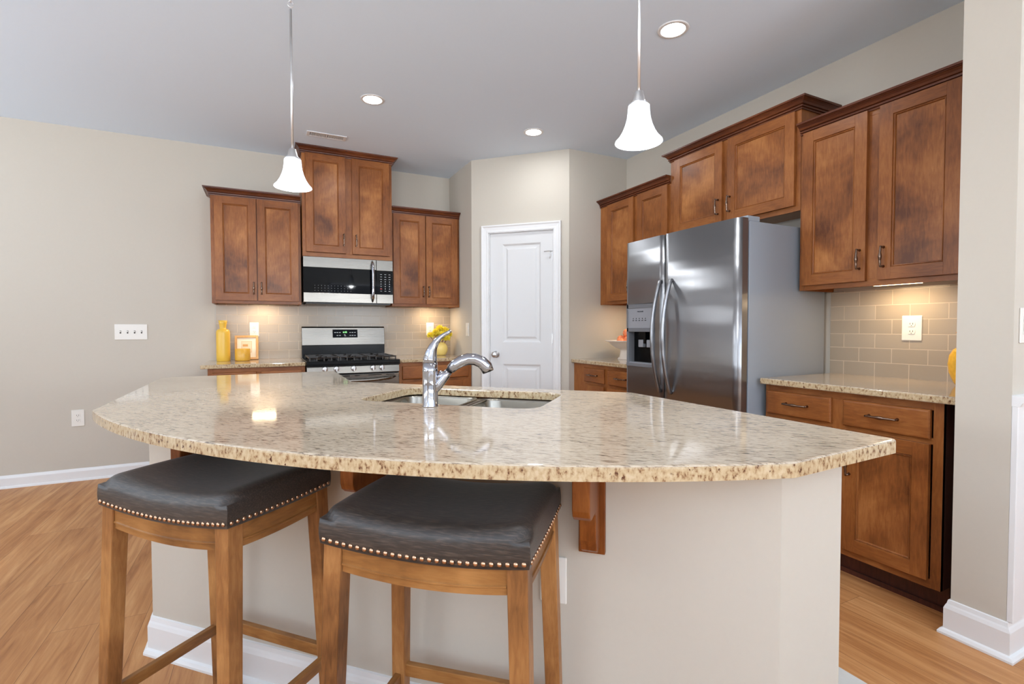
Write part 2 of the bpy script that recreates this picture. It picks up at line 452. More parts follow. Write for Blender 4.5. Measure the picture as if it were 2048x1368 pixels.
def copy_tree(o, parent=None):
    c = o.copy(); COL.objects.link(c)
    if parent: c.parent = parent
    for ch in list(o.children): copy_tree(ch, c)
    return c

def text(name, body, size, m, parent, loc, rot, depth=.0006):
    cu = bpy.data.curves.new(name, 'FONT'); cu.body = body; cu.size = size; cu.extrude = depth
    cu.align_x = 'CENTER'; cu.align_y = 'CENTER'
    t = bpy.data.objects.new('tmp', cu); COL.objects.link(t)
    dg = bpy.context.evaluated_depsgraph_get()
    me = bpy.data.meshes.new_from_object(t.evaluated_get(dg))
    bpy.data.objects.remove(t)
    me.materials.clear(); me.materials.append(m)
    o = bpy.data.objects.new(name, me); COL.objects.link(o)
    o.parent = parent; o.location = loc; o.rotation_euler = rot
    return o

# ================================================================== SETTING
struct(MB().box(-4.3, 5.2, -4.1, 5.1, -.05, 0, floor_m).build('floor'))
struct(MB().box(-4.3, 5.2, -4.1, 5.1, H, H + .05, ceil_m).build('ceiling'))
struct(MB().box(-4.3, XB + .1, YA, YA + .12, 0, H, wall_m).build('wall_back'))
struct(MB().prism([(XR, YA), (XR, YP), (XR + .09, YP + .037), (XR + .09, YA)], 0, H, wall_m).build('wall_pantry_left'))
struct(MB().prism([(XP, YQ), (XB, YQ), (XB, YQ + .09), (XP + .037, YQ + .09)], 0, H, wall_m).build('wall_pantry_right'))
struct(MB().box(XB, XB + .12, .8, YA, 0, H, wall_m).build('wall_right'))
struct(MB().box(2.35, 5.2, .778, .938, 0, H, wall_m).build('wall_corner'))
struct(MB().box(5.08, 5.2, -4.1, .778, 0, H, wall_m).build('wall_far_right'))

# left wall and wall behind the camera, each with window openings
def wall_with_windows(name, horiz, fixed, a0, a1, wins):
    mb = MB()
    def bx(p0, p1, z0, z1):
        if horiz: mb.box(p0, p1, fixed[0], fixed[1], z0, z1, wall_m)
        else: mb.box(fixed[0], fixed[1], p0, p1, z0, z1, wall_m)
    c = a0
    for w0, w1 in wins:
        bx(c, w0, 0, H); bx(w0, w1, 0, .65); bx(w0, w1, 2.35, H); c = w1
    bx(c, a1, 0, H)
    struct(mb.build(name))
wall_with_windows('wall_front', True, (-4.1, -3.98), -4.3, 5.2, [(-3.4, -1.8), (-1.0, .6), (1.4, 3.0)])
wall_with_windows('wall_left', False, (-4.3, -4.18), -4.1, 5.1, [(-.3, 1.5), (2.3, 3.9)])
k = 1
for horiz, a0, a1 in ((True, -3.4, -1.8), (True, -1.0, .6), (True, 1.4, 3.0), (False, -.3, 1.5), (False, 2.3, 3.9)):  # unseen, guessed windows; the last is added to brighten the ceiling
    mb = MB()
    def bx(p0, p1, z0, z1, d0, d1):
        if horiz: mb.box(p0, p1, -4.1 + d0, -4.1 + d1, z0, z1, white_m)
        else: mb.box(-4.3 + d0, -4.3 + d1, p0, p1, z0, z1, white_m)
    bx(a0, a0 + .05, .65, 2.35, .03, .1); bx(a1 - .05, a1, .65, 2.35, .03, .1)
    bx(a0, a1, .65, .7, .03, .1); bx(a0, a1, 2.3, 2.35, .03, .1); bx(a0, a1, 1.48, 1.53, .03, .1)
    struct(mb.build('window_%d' % k)); k += 1

# pantry wall with the door opening (local frame: x along the wall, y into the pantry)
DW = 0.924
pw = bpy.data.objects.new('wall_pantry_front', None)
R45 = radians(-45)
e1 = V((1, -1, 0)).normalized(); e2 = V((1, 1, 0)).normalized()
mb = MB()
D0, D1 = 0.172, 0.788   # rough opening along the wall
mb.box(0, D0, 0, .09, 0, H, wall_m).box(D1, .9264, 0, .09, 0, H, wall_m).box(D0, D1, 0, .09, 2.062, H, wall_m)
struct(mb.build('wall_pantry_front', loc=(XR, YP, 0), rotz=R45))
# door
dr = thing('door_1', '', '', (XR, YP, 0), R45)
del dr['label']; del dr['category']; struct(dr)
dx0, dx1, dz1 = .180, .780, 2.052
dy = .012
mb = MB()
P1 = (dx0 + .122, dx1 - .115, 1.055, 1.952); P2 = (dx0 + .122, dx1 - .115, .20, .855)
mb.box(dx0, P1[0], dy, dy + .035, .012, dz1, door_m).box(P1[1], dx1, dy, dy + .035, .012, dz1, door_m)
mb.box(P1[0], P1[1], dy, dy + .035, .012, P2[2], door_m).box(P1[0], P1[1], dy, dy + .035, P2[3], P1[2], door_m).box(P1[0], P1[1], dy, dy + .035, P1[3], dz1, door_m)
for a, b, c0, d0 in (P1, P2):
    rings = [(0, 0), (.006, .004), (.016, .011), (.024, .012), (.034, .012), (.052, .003), (.055, .003)]
    vs = []
    for ins, dep in rings:
        vs += [(a + ins, dy + dep, c0 + ins), (b - ins, dy + dep, c0 + ins), (b - ins, dy + dep, d0 - ins), (a + ins, dy + dep, d0 - ins)]
    fs = []
    for q in range(len(rings) - 1):
        for i in range(4):
            j = (i + 1) % 4
            fs.append((q * 4 + i, q * 4 + j, (q + 1) * 4 + j, (q + 1) * 4 + i))
    z = (len(rings) - 1) * 4
    fs.append((z, z + 1, z + 2, z + 3))
    mb.add(vs, fs, door_m)
mb.build('door_slab', dr)
kb = MB(); kb.lathe([(0, 0), (.032, 0), (.032, -.006), (.012, -.010), (.011, -.03), (.018, -.036), (.027, -.046), (.028, -.056), (.022, -.065), (0, -.068)], nickel_m, (dx0 + .058, dy, .942), 24, 'y')
kb.build('door_knob', dr)
lt = MB().box(dx0 - .003, dx0 + .002, dy - .004, dy + .01, .915, .972, nickel_m); lt.build('latch_plate', dr)
for hz in (1.83, 1.09, .25):
    hb = MB(); hb.tube([(dx1 + .002, dy - .006, hz - .045), (dx1 + .002, dy - .006, hz + .045)], .006, nickel_m, 10)
    hb.box(dx1 - .012, dx1 + .002, dy - .002, dy + .002, hz - .043, hz + .043, nickel_m)
    hb.build('hinge', dr)
hb = MB(); hb.tube([(dx1 - .004, dy - .012, 1.865), (dx1 - .03, dy - .03, 1.868), (dx1 - .075, dy - .03, 1.862)], .004, nickel_m, 8)
hb.tube([(dx1 - .02, dy - .02, 1.862), (dx1 - .024, dy - .03, 1.80)], .003, nickel_m, 8); hb.build('door_stop', dr)
# casing
mb = MB()
prof = [(0, 0), (.0, -.012), (.012, -.014), (.02, -.011), (.045, -.016), (.056, -.022), (.066, -.022), (.068, 0)]
cx0, cx1, cz = .172, .788, 2.06
pts3 = []
for i, (px, pz) in enumerate(((cx0, 0), (cx0, cz), (cx1, cz), (cx1, 0))):
    sgx = -1 if i < 2 else 1; sgz = 0 if i in (0, 3) else 1
    for d, yy in prof: pts3.append((px + sgx * d, yy, pz + sgz * d))
fs = []; kk = len(prof)
for i in range(3):
    for q in range(kk - 1): fs.append((i * kk + q, (i + 1) * kk + q, (i + 1) * kk + q + 1, i * kk + q + 1))
mb.add(pts3, fs, white_m)
mb.box(cx0, dx0 - .001, 0, .09, 0, cz, white_m).box(dx1 + .001, cx1, 0, .09, 0, cz, white_m).box(cx0, cx1, 0, .09, 2.054, cz, white_m)
struct(mb.build('trim_1', loc=(XR, YP, 0), rotz=R45))

# baseboards: profile outward, z
BB = [(0, 0), (.030, 0), (.030, .008), (.024, .018), (.016, .022), (.016, .100), (.012, .112), (.009, .118), (.006, .132), (0, .134)]
BBs = [(0, 0), (.024, 0), (.022, .012), (.014, .018), (.014, .074), (.010, .086), (.004, .094), (0, .095)]
struct(MB().sweep([(-4.18, YA - 0), (-.42, YA - 0)], BBs, white_m).build('baseboard_back'))
struct(MB().sweep([(-4.18, 1.0), (-4.18, 1.001), (-4.18, YA)][::2], [(d, z) for d, z in BBs], white_m).build('baseboard_left'))
# stub wall baseboard wraps round its end
struct(MB().sweep([(2.42, .938), (2.35, .938), (2.35, .778), (5.0, .778)], BB, white_m).build('baseboard_corner'))
struct(MB().sweep([(XR + .0, YP + .0), (XR + .172 / sqrt(2) - .05, YP - .172 / sqrt(2) + .05)], BBs, white_m).build('baseboard_pantry'))
# wainscot on the face of the stub wall
mb = MB()
mb.box(2.350, 2.43, .760, .778, .134, .905, white_m)
mb.box(2.43, 4.9, .768, .778, .134, .905, white_m)
mb.box(2.43, 4.9, .760, .778, .83, .905, white_m)
struct(mb.build('trim_2', bevel=.002))
struct(MB().sweep([(2.349, .778), (4.9, .778)], [(0, .905), (.022, .905), (.026, .915), (.034, .925), (.034, .94), (0, .944)], white_m).build('trim_3'))
mb = MB()
for a, b in ((2.50, 3.1), (3.2, 3.8)):
    mb.box(a, b, .762, .768, .76, .785, white_m).box(a, b, .762, .768, .22, .245, white_m).box(a, a + .025, .762, .768, .22, .785, white_m).box(b - .025, b, .762, .768, .22, .785, white_m)
struct(mb.build('trim_4', bevel=.002))

# ================================================================== CABINETS
# local frame: x to the right along the face, y = 0 at the face frame going back to the wall, z up
def handle(parent, x, z, y, vertical=True, L=.10, m=bronze_m):
    mb = MB(); h = L / 2; N = 15
    pts = []; rad = []
    for i in range(N):
        t = -1 + 2 * i / (N - 1)
        bow = .026 + .004 * (1 - t * t)
        pts.append((0, -bow, t * h)); rad.append(.0046 + .0036 * math.exp(-(t / .28) ** 2) + .0010 * math.exp(-((abs(t) - .62) / .1) ** 2))
    mb.tube(pts, rad, m, 10)
    for s_ in (-1, 1):
        mb.tube([(0, 0.001, s_ * h * .93), (0, -.006, s_ * h * .93), (0, -.026, s_ * h * .97)], [.0075, .0048, .0046], m, 10)
    o = mb.build('handle', parent)
    if not vertical: o.rotation_euler = (0, radians(90), 0)
    o.location = (x, y, z)
    return o

def cab_door(parent, x0, x1, z0, z1, name='door', fw=.058, drawer=False, hx=None, hz=None, hvert=True, t=.020, hl=.10):
    """door root is its own mesh: stiles, rails and moulding; panel and handle are sub-parts"""
    cx, cz = (x0 + x1) / 2, (z0 + z1) / 2
    a, b, c, d = x0 - cx, x1 - cx, z0 - cz, z1 - cz
    mb = MB()
    if drawer:
        f = .010
        vs = [(a, 0, c), (b, 0, c), (b, 0, d), (a, 0, d), (a, -t + .005, c), (b, -t + .005, c), (b, -t + .005, d), (a, -t + .005, d),
              (a + .004, -t + .001, c + .004), (b - .004, -t + .001, c + .004), (b - .004, -t + .001, d - .004), (a + .004, -t + .001, d - .004),
              (a + f, -t, c + f), (b - f, -t, c + f), (b - f, -t, d - f), (a + f, -t, d - f)]
        fs = [(3, 2, 1, 0), (12, 13, 14, 15)]
        for q in (0, 4, 8):
            for i in range(4):
                j = (i + 1) % 4
                fs.append((q + i, q + j, q + 4 + j, q + 4 + i))
        mb.add(vs, fs, cab_h)
        o = mb.build(name, parent, loc=(cx, 0, cz))
    else:
        mb.box(a, a + fw, -t, 0, c, d, cab_v).box(b - fw, b, -t, 0, c, d, cab_v)
        mb.box(a + fw, b - fw, -t, 0, c, c + fw, cab_h).box(a + fw, b - fw, -t, 0, d - fw, d, cab_h)
        # inner moulding
        rings = [(0, t - .001), (.0015, t - .006), (.003, t - .006), (.005, t - .0035), (.008, t - .005), (.0105, t - .011)]
        vs = []
        for ins, dep in rings:
            A, B, C_, D_ = a + fw + ins, b - fw - ins, c + fw + ins, d - fw - ins
            vs += [(A, -dep, C_), (B, -dep, C_), (B, -dep, D_), (A, -dep, D_)]
        fs = []
        for q in range(len(rings) - 1):
            for i in range(4):
                j = (i + 1) % 4
                fs.append((q * 4 + i, q * 4 + j, q * 4 + 4 + j, q * 4 + 4 + i))
        mb.add(vs, fs, cab_v)
        o = mb.build(name, parent, loc=(cx, 0, cz), bevel=.0015)
        pm = MB(); ins = .009
        pm.box(a + fw + ins, b - fw - ins, -t + .0105, -.004, c + fw + ins, d - fw - ins, cab_panel)
        pm.build('door_panel', o)
    if hx is not None:
        handle(o, hx - cx, hz - cz, -t, hvert, hl)
    return o

CROWN = [(0, 0), (.009, 0), (.010, .006), (.005, .008), (.005, .011), (.015, .012), (.016, .019), (.010, .021), (.010, .024), (.019, .026), (.024, .036), (.035, .045), (.040, .046), (.040, .049), (.048, .050), (.049, .060), (0, .060)]

def upper(name, label, loc, rot, w, h, D, doors, fx=.035, crown=(True, True), ch=.060, group='upper cabinets', rail=.035, mid=True, csc=1.0, fl=None):
    """w,h face size; doors = list of (x0,x1,z0,z1,hx,hz)"""
    r = thing(name, label, 'cabinet', loc, rot, None)
    c = MB(); tk = .016
    c.box(0, tk, .019, D, .0, h, cab_v).box(w - tk, w, .019, D, .0, h, cab_v).box(tk, w - tk, .019, D, h - tk, h, cab_in).box(tk, w - tk, .019, D, .022, .038, cab_in).box(tk, w - tk, D - .006, D, .038, h - tk, cab_in)
    c.build('carcass', r)
    f = MB()
    f.box(0, fl or fx, -.0004, .019, 0, h, cab_v).box(w - fx, w, 0, .019, 0, h, cab_v).box(fx, w - fx, 0, .019, 0, rail, cab_h).box(fx, w - fx, 0, .019, h - rail, h, cab_h)
    if mid:
        mx = (doors[0][1] + doors[1][0]) / 2
        f.box(mx - .03, mx + .03, 0, .019, rail, h - rail, cab_v)
    f.build('face_frame', r, bevel=.001)
    for x0, x1, z0, z1, hx, hz in doors: cab_door(r, x0, x1, z0, z1, hx=hx, hz=hz)
    path = []
    if crown[1]: path.append((w, D))
    path += [(w, 0), (0, 0)]
    if crown[0]: path.append((0, D))
    pr = [(d * csc, z * ch / .06) for d, z in CROWN]
    m = MB().sweep(path[::-1], [(d, z + h - .012) for d, z in pr], crown_m)
    m.build('crown_moulding', r)
    return r

# ---- wall with the range
UZ = 1.392; UH = 2.272 - UZ; UYF = 4.666; UD = YA - UYF - .001
def A(x, z): return (x, z)
x0 = -.395
upper('wall_cabinet', 'two-door brown wall cabinet left of the microwave, above the tall yellow bottle', (x0, UYF, UZ), 0, .668, UH, UD,
      [(-.368 - x0, -.069 - x0, .026, .866, -.092 - x0, 1.52 - UZ), (-.061 - x0, .252 - x0, .026, .866, -.034 - x0, 1.52 - UZ)], crown=(True, False), fx=.03)
x0 = .283; MZ = 1.807; MYF = 4.600
upper('wall_cabinet', 'tall brown wall cabinet reaching the ceiling right above the microwave', (x0, MYF, MZ), 0, .762, 2.693 - MZ, YA - MYF - .001,
      [(.311 - x0, .636 - x0, .038, 2.684 - MZ, .621 - x0 - .004, 1.962 - MZ), (.692 - x0, 1.020 - x0, .038, 2.684 - MZ, .727 - x0 - .004, 1.962 - MZ)], ch=.061)
x0 = 1.055
upper('wall_cabinet', 'two-door brown wall cabinet right of the microwave, above the yellow flowers', (x0, UYF, UZ), 0, XR - x0 - .002, UH, UD,
      [(1.068 - x0, 1.372 - x0, .026, .866, 1.351 - x0, 1.535 - UZ), (1.382 - x0, 1.700 - x0, .026, .866, 1.405 - x0, 1.535 - UZ)], crown=(False, False), fx=.025)
# ---- right wall (local x runs towards the camera: world y = loc.y - x)
RB = radians(-90); BXF = 2.715; BD = XB - BXF - .001
y0 = YQ - .002
upper('wall_cabinet', 'small two-door brown wall cabinet above the fruit bowl, left of the refrigerator', (BXF, y0, UZ), RB, y0 - 2.812, UH, BD,
      [(y0 - 3.56, y0 - 3.215, .026, .866, y0 - 3.25, 1.53 - UZ), (y0 - 3.165, y0 - 2.83, .026, .866, y0 - 3.13, 1.53 - UZ)], crown=(False, False), fl=.135)
y0 = 2.811
r = upper('wall_cabinet', 'brown wall cabinet mounted high above the stainless refrigerator', (BXF, y0, 1.848), RB, y0 - 1.806, 2.425 - 1.848, BD,
      [(y0 - 2.760, y0 - 2.333, .030, .560, y0 - 2.361, 1.985 - 1.848), (y0 - 2.290, y0 - 1.833, .030, .560, y0 - 2.268, 1.985 - 1.848)], fx=.045)
y0 = 1.804
upper('wall_cabinet', 'large two-door brown wall cabinet at far right over the tiled nook', (BXF, y0, UZ), RB, y0 - .962, UH, BD,
      [(y0 - 1.782, y0 - 1.452, .026, .872, y0 - 1.478, 1.528 - UZ), (y0 - 1.396, y0 - 1.072, .026, .872, y0 - 1.369, 1.528 - UZ)], crown=(False, False), fx=.03)

def base(name, label, loc, rot, w, D, drawers, doors, side_r=None, fl=.035):
    r = thing(name, label, 'cabinet', loc, rot)
    tk = .016; c = MB(); h = .880
    sm = side_r or cab_v
    c.box(0, tk, .019, D, .11, h, cab_v).box(w - tk, w, .001, D, .11, h, sm).box(tk, w - tk, .019, D, .11, .126, cab_in).box(tk, w - tk, D - .006, D, .126, h, cab_in).box(tk, w - tk, .019, D, h - .012, h, cab_in)
    c.build('carcass', r)
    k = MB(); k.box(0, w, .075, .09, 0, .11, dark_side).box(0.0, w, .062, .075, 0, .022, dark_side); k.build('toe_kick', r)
    f = MB()
    f.box(0, fl, -.0004, .019, .11, h, cab_v).box(w - .035, w, 0, .019, .11, h, cab_v).box(.035, w - .035, 0, .019, .11, .148, cab_h).box(.035, w - .035, 0, .019, h - .035, h, cab_h).box(.035, w - .035, 0, .019, .705, .73, cab_h)
    if len(doors) > 1:
        mx = (doors[0][1] + doors[1][0]) / 2; f.box(mx - .03, mx + .03, -.0004, .019, .148, h - .035, cab_v)
    f.build('face_frame', r, bevel=.001)
    for x0, x1, z0, z1 in drawers: cab_door(r, x0, x1, z0, z1, name='drawer', drawer=True, hx=(x0 + x1) / 2, hz=(z0 + z1) / 2 + .002, hvert=False, hl=.12)
    for x0, x1, z0, z1, hx in doors: cab_door(r, x0, x1, z0, z1, hx=hx, hz=z1 - .155)
    return r

BF = 4.352
x0 = -.405
base('base_cabinet', 'brown base cabinet left of the gas range, under the yellow bottle', (x0, BF, 0), 0, .681, YA - BF - .001, [(.03, .33, .733, .85), (.36, .655, .733, .85)], [(.03, .33, .145, .708, .305), (.36, .655, .145, .708, .385)])
x0 = 1.037
base('base_cabinet', 'brown base cabinet between the gas range and the pantry wall', (x0, BF, 0), 0, XR - x0 - .002, YA - BF - .001, [(.03, .655, .733, .848)], [(.03, .33, .145, .708, .305), (.36, .655, .145, .708, .385)])
BXC = 2.432
y0 = YQ - .002
base('base_cabinet', 'brown base cabinet left of the refrigerator, under the fruit bowl', (BXC, y0, 0), RB, y0 - 2.768, XB - BXC - .001, [(y0 - 3.502, y0 - 3.226, .733, .85), (y0 - 3.174, y0 - 2.83, .733, .85)], [(y0 - 3.502, y0 - 3.226, .145, .708, y0 - 3.25), (y0 - 3.174, y0 - 2.83, .145, .708, y0 - 3.15)], fl=.195)
y0 = 1.797
base('base_cabinet', 'brown base cabinet at far right, beside the refrigerator and the island', (BXC, y0, 0), RB, y0 - 1.005, XB - BXC - .001, [(y0 - 1.781, y0 - 1.441, .727, .848), (y0 - 1.386, y0 - 1.045, .727, .848)],
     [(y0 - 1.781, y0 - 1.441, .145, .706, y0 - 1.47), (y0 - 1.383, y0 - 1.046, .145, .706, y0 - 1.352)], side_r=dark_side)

# ---- counters on the walls
def slab(name, label, pts, z0=CT - .032, z1=CT):
    o = MB().prism(pts, z0, z1, granite_m).build(name, bevel=.006, seg=3)
    tag(o, label, 'countertop'); return o
slab('countertop', 'speckled granite countertop left of the range, holding the yellow bottle', [(-.450, 4.322), (.277, 4.322), (.277, YA - .001), (-.450, YA - .001)])
slab('countertop', 'speckled granite countertop right of the range, holding the flower vase', [(1.034, 4.322), (XR - .001, 4.322), (XR - .001, YA - .001), (1.034, YA - .001)])
slab('countertop', 'speckled granite countertop left of the refrigerator, holding the fruit bowl', [(2.400, YQ - .001), (2.400, 2.766), (XB - .001, 2.766), (XB - .001, YQ - .001)])
slab('countertop', 'speckled granite countertop at far right under the tiled nook', [(2.378, 1.797), (2.378, .939), (XB - .001, .939), (XB - .001, 1.797)])

# ---- backsplash tiles
def splash(label, loc, rot, w, h, ox):
    b = MB().box(-ox, w - ox, -.0065, -.0005, .0, h, tile_m)
    o = b.build('tile_backsplash', loc=loc, rotz=rot); tag(o, label, 'backsplash'); return o
splash('beige glass subway tile backsplash behind the gas range', (-.231, YA, CT - .001 + .0), 0, XR + .39 - .001, .50, .159)
splash('beige glass subway tile backsplash of the nook right of the refrigerator', (XB, 1.64, CT - .001), RB, 1.800 - .940, .48, .160)

# ================================================================== APPLIANCES
# microwave
mw = thing('microwave', 'stainless over-the-range microwave with black glass door', 'microwave', (.284, 4.575, 1.412))
w_, h_ = .760, .392
MB().box(0, w_, .02, YA - 4.575 - .007, .006, h_ - .004, black_m).build('body', mw)
dw = .610
d = MB().box(0, dw, 0, .019, 0, .082, steel_h).box(0, dw, 0, .019, .300, h_ - .002, steel_h)
d.build('door', mw, bevel=.002)
MB().box(.0, dw, .003, .018, .082, .300, black_gloss).build('door_window', mw)
for i in range(12):
    for j in range(3): MB().box(.09 + i * .027, .0925 + i * .027, .0015, .003, .10 + j * .022, .1025 + j * .022, mark_m).build('window_dot', mw)
mb = MB(); N = 13
pts = [(.575, -.012 - .03 * sqrt(max(0, 1 - (abs(-1 + 2 * i / (N - 1))) ** 4)), .015 + .36 * i / (N - 1)) for i in range(N)]
pts[0] = (.575, .0, .012); pts[-1] = (.575, .0, .378)
mb.tube(pts, [.006] + [.0125] * (N - 2) + [.006], chrome_m, 12, up=(1, 0, 0)); mb.build('handle', mw)
for z0_, z1_ in ((0, .082), (.296, h_ - .002)): MB().box(dw + .003, w_, 0, .019, z0_, z1_, steel_h).build('control_trim', mw, bevel=.002)
MB().box(dw + .003, w_, .002, .018, .082, .296, black_gloss).build('control_panel', mw)
for r_ in range(8):
    for c_ in range(3):
        x = dw + .035 + c_ * .038; z = .262 - r_ * .0215
        if r_ in (3, 4, 5, 6) : MB().box(x + .005, x + .010, .0012, .002, z - .004, z + .004, mark_m).build('keypad_key', mw)
        else: MB().box(x, x + .016, .0012, .002, z - .0015, z + .0015, mark_m).build('keypad_key', mw)
MB().box(dw + .034, dw + .052, .0012, .002, .128, .134, red_m).build('stop_key', mw)
MB().box(.02, .74, .02, .34, -.012, .006, black_m).build('vent_underside', mw)

# gas range
rg = thing('gas_range', 'stainless gas range with black cooktop and green clock display', 'stove', (.283, 4.285, 0))
w_ = .745; dep = YA - 4.285 - .008
MB().box(0, w_, .03, dep, .02, .885, black_m).build('body', rg)
MB().box(.003, w_ - .003, 0, .03, .22, .800, steel_h).build('oven_door', rg, bevel=.003)
MB().box(.12, w_ - .12, -.002, .0, .34, .62, black_gloss).build('oven_window', rg)
MB().box(.003, w_ - .003, 0, .03, .03, .21, steel_h).build('drawer_front', rg, bevel=.003)
mb = MB(); N = 17
pts = [(.04 + .665 * i / (N - 1), -.012 - .035 * (1 - (-1 + 2 * i / (N - 1)) ** 4), .768 - .016 * (1 - (-1 + 2 * i / (N - 1)) ** 2)) for i in range(N)]
pts[0] = (.036, 0, .772); pts[-1] = (.709, 0, .772)
mb.tube(pts, [.006] + [.0115] * (N - 2) + [.006], steel_h, 12, squash=1.2); mb.build('oven_handle', rg)
for a, b in ((.07, .16), (.22, .33), (.37, .41), (.48, .59), (.63, .70)): MB().box(a, b, -.001, .01, .788, .794, black_m).build('door_vent', rg)
MB().poly_x([(.0, .812), (.0, .816), (.016, .888), (.04, .888), (.04, .812)], 0, w_, steel_h).build('control_panel', rg, bevel=.002)
for i, x in enumerate((.137, .226, .364, .521, .596)):
    kb = MB(); kb.lathe([(0, .004), (.021, .004), (.022, -.002), (.021, -.010), (.016, -.013), (0, -.014)], nickel_m, (0, 0, 0), 24, 'y')
    kb.box(-.005, .005, -.028, -.012, -.020, .020, nickel_m)
    kb.build('control_knob', rg, loc=(x, .006, .852), bevel=.001)
MB().box(-.004, w_ + .004, -.012, dep - .06, .888, .918, black_m).box(-.004, w_ + .004, -.012, .004, .875, .889, black_m).build('cooktop', rg, bevel=.004)
# grates: three cast sections
for gx0, gx1 in ((.02, .25), (.257, .487), (.494, .725)):
    g = MB(); zt = .948
    y0_, y1_ = .03, .56
    for a in (gx0, gx1 - .010):
        g.box(a, a + .010, y0_, y1_, zt - .010, zt, iron_m)
    for b in (y0_, y1_ - .010, .29):
        g.box(gx0, gx1, b, b + .010, zt - .010, zt, iron_m)
    cxm = (gx0 + gx1) / 2
    for cy in (.165, .425):
        g.box(cxm - .005, cxm + .005, cy - .125, cy - .04, zt - .010, zt + .002, iron_m).box(cxm - .005, cxm + .005, cy + .04, cy + .125, zt - .010, zt + .002, iron_m)
        g.box(gx0, cxm - .035, cy - .005, cy + .005, zt - .010, zt + .002, iron_m).box(cxm + .035, gx1, cy - .005, cy + .005, zt - .010, zt + .002, iron_m)
    for a in (gx0, gx1 - .010, cxm - .005, cxm - .062, cxm + .052):
        for b in (y0_, y1_ - .010): g.box(a, a + .010, b, b + .010, .918, zt, iron_m)
    g.build('burner_grate', rg, bevel=.0015)
for bx_, by_ in ((.135, .165), (.135, .425), (.372, .295), (.610, .165), (.610, .425)):
    g = MB(); g.lathe([(0, .918), (.042, .918), (.040, .928), (.034, .930), (.034, .936), (.030, .939), (0, .939)], black_m, (bx_, by_, 0), 24); g.build('burner', rg)
yb = dep - .06
MB().box(0, w_, yb, dep, .888, 1.035, black_m).build('back_riser', rg, bevel=.004)
MB().poly_x([(yb - .014, 1.030), (yb - .014, 1.036), (yb - .009, 1.075), (yb + .004, 1.19), (yb + .012, 1.203), (dep, 1.203), (dep, 1.030)], 0, w_, steel_h).build('back_guard', rg, bevel=.003)
sl = math.atan2(.016, .115)
tilt = thing('tmp', '', '')
bpy.data.objects.remove(tilt)
dp = MB().box(-.112, .112, -.003, .004, -.038, .038, black_gloss).build('display_panel', rg, loc=(.378, yb - .004, 1.137)); dp.rotation_euler = (-sl, 0, 0)
text('clock_digits', '6:55', .022, green_m, dp, (-.002, -.0042, .012), (radians(90), 0, 0))
for (x, z) in [(-.09, .01), (-.07, .01), (-.048, .01), (-.07, -.018), (-.048, -.018), (.045, .01), (.066, .01), (.088, .01), (.045, -.018), (.066, -.018), (.088, -.018), (-.005, -.012), (.0, -.022)]:
    MB().box(x - .007, x + .007, -.0042, -.003, z - .0025, z + .0025, mark_m).build('display_key', dp)

# refrigerator (local: x towards camera, y into the wall)
FX, FY = 2.232, 2.745
fr = thing('refrigerator', 'stainless side-by-side refrigerator with ice and water dispenser', 'refrigerator', (FX, FY, 0), RB)
FW = .930; FH = 1.768; SP = .371
MB().box(.012, FW - .006, .085, XB - FX - .03, .02, FH - .012, fridge_side_m).build('body', fr, bevel=.004)
MB().box(.02, FW - .014, .068, .086, .06, FH - .02, gasket_m).build('door_gasket', fr)
MB().box(.02, FW - .02, .03, .085, .02, .09, black_m).build('base_grille', fr)
def fdoor(x0, x1, name, hole=None):
    """bowed door front; optional rectangular dispenser hole (x0,x1,z0,z1)"""
    mb = MB(); N = 24; zs = [.10, FH] if not hole else [.10, hole[2], hole[3], FH]
    xs = [x0 + (x1 - x0) * i / N for i in range(N + 1)]
    if hole:
        for q in hole[:2]:
            k_ = min(range(len(xs)), key=lambda i: abs(xs[i] - q)); xs[k_] = q
    def yf(x):
        t = (x - x0) / (x1 - x0); e = min(x - x0, x1 - x)
        y = 0.0
        if e < .02: y += .016 * (1 - sqrt(max(0, 1 - ((.02 - e) / .02) ** 2)))
        return y + .010 * ((x - FW / 2) / (FW / 2)) ** 2
    nx = len(xs)
    for k_ in range(len(zs) - 1):
        vs = [(x, yf(x), z) for z in zs[k_:k_ + 2] for x in xs]
        fs = []
        for i in range(nx - 1):
            if hole and k_ == 1 and hole[0] - 1e-6 <= xs[i] and xs[i + 1] <= hole[1] + 1e-6: continue
            fs.append((i, i + 1, nx + i + 1, nx + i))
        mb.add(vs, fs, steel_v, True)
    pts = [(x, yf(x)) for x in xs] + [(x1, .068), (x0, .068)]
    n = len(pts)
    for z, rv in ((FH, False), (.10, True)):
        mb.add([(p[0], p[1], z) for p in pts], [tuple(range(n))[::-1] if rv else tuple(range(n))], steel_v)
    for x in (x0, x1): mb.add([(x, yf(x), .10), (x, .068, .10), (x, .068, FH), (x, yf(x), FH)], [(0, 1, 2, 3)], steel_v)
    mb.add([(x0, .068, .10), (x1, .068, .10), (x1, .068, FH), (x0, .068, FH)], [(0, 1, 2, 3)], gasket_m)
    o = mb.build(name, fr)
    for e in ():
        pass
    return o
hole = (.028, .298, .925, 1.345)
dl = fdoor(0, SP - .003, 'freezer_door', hole)
drr = fdoor(SP + .003, FW, 'fridge_door')
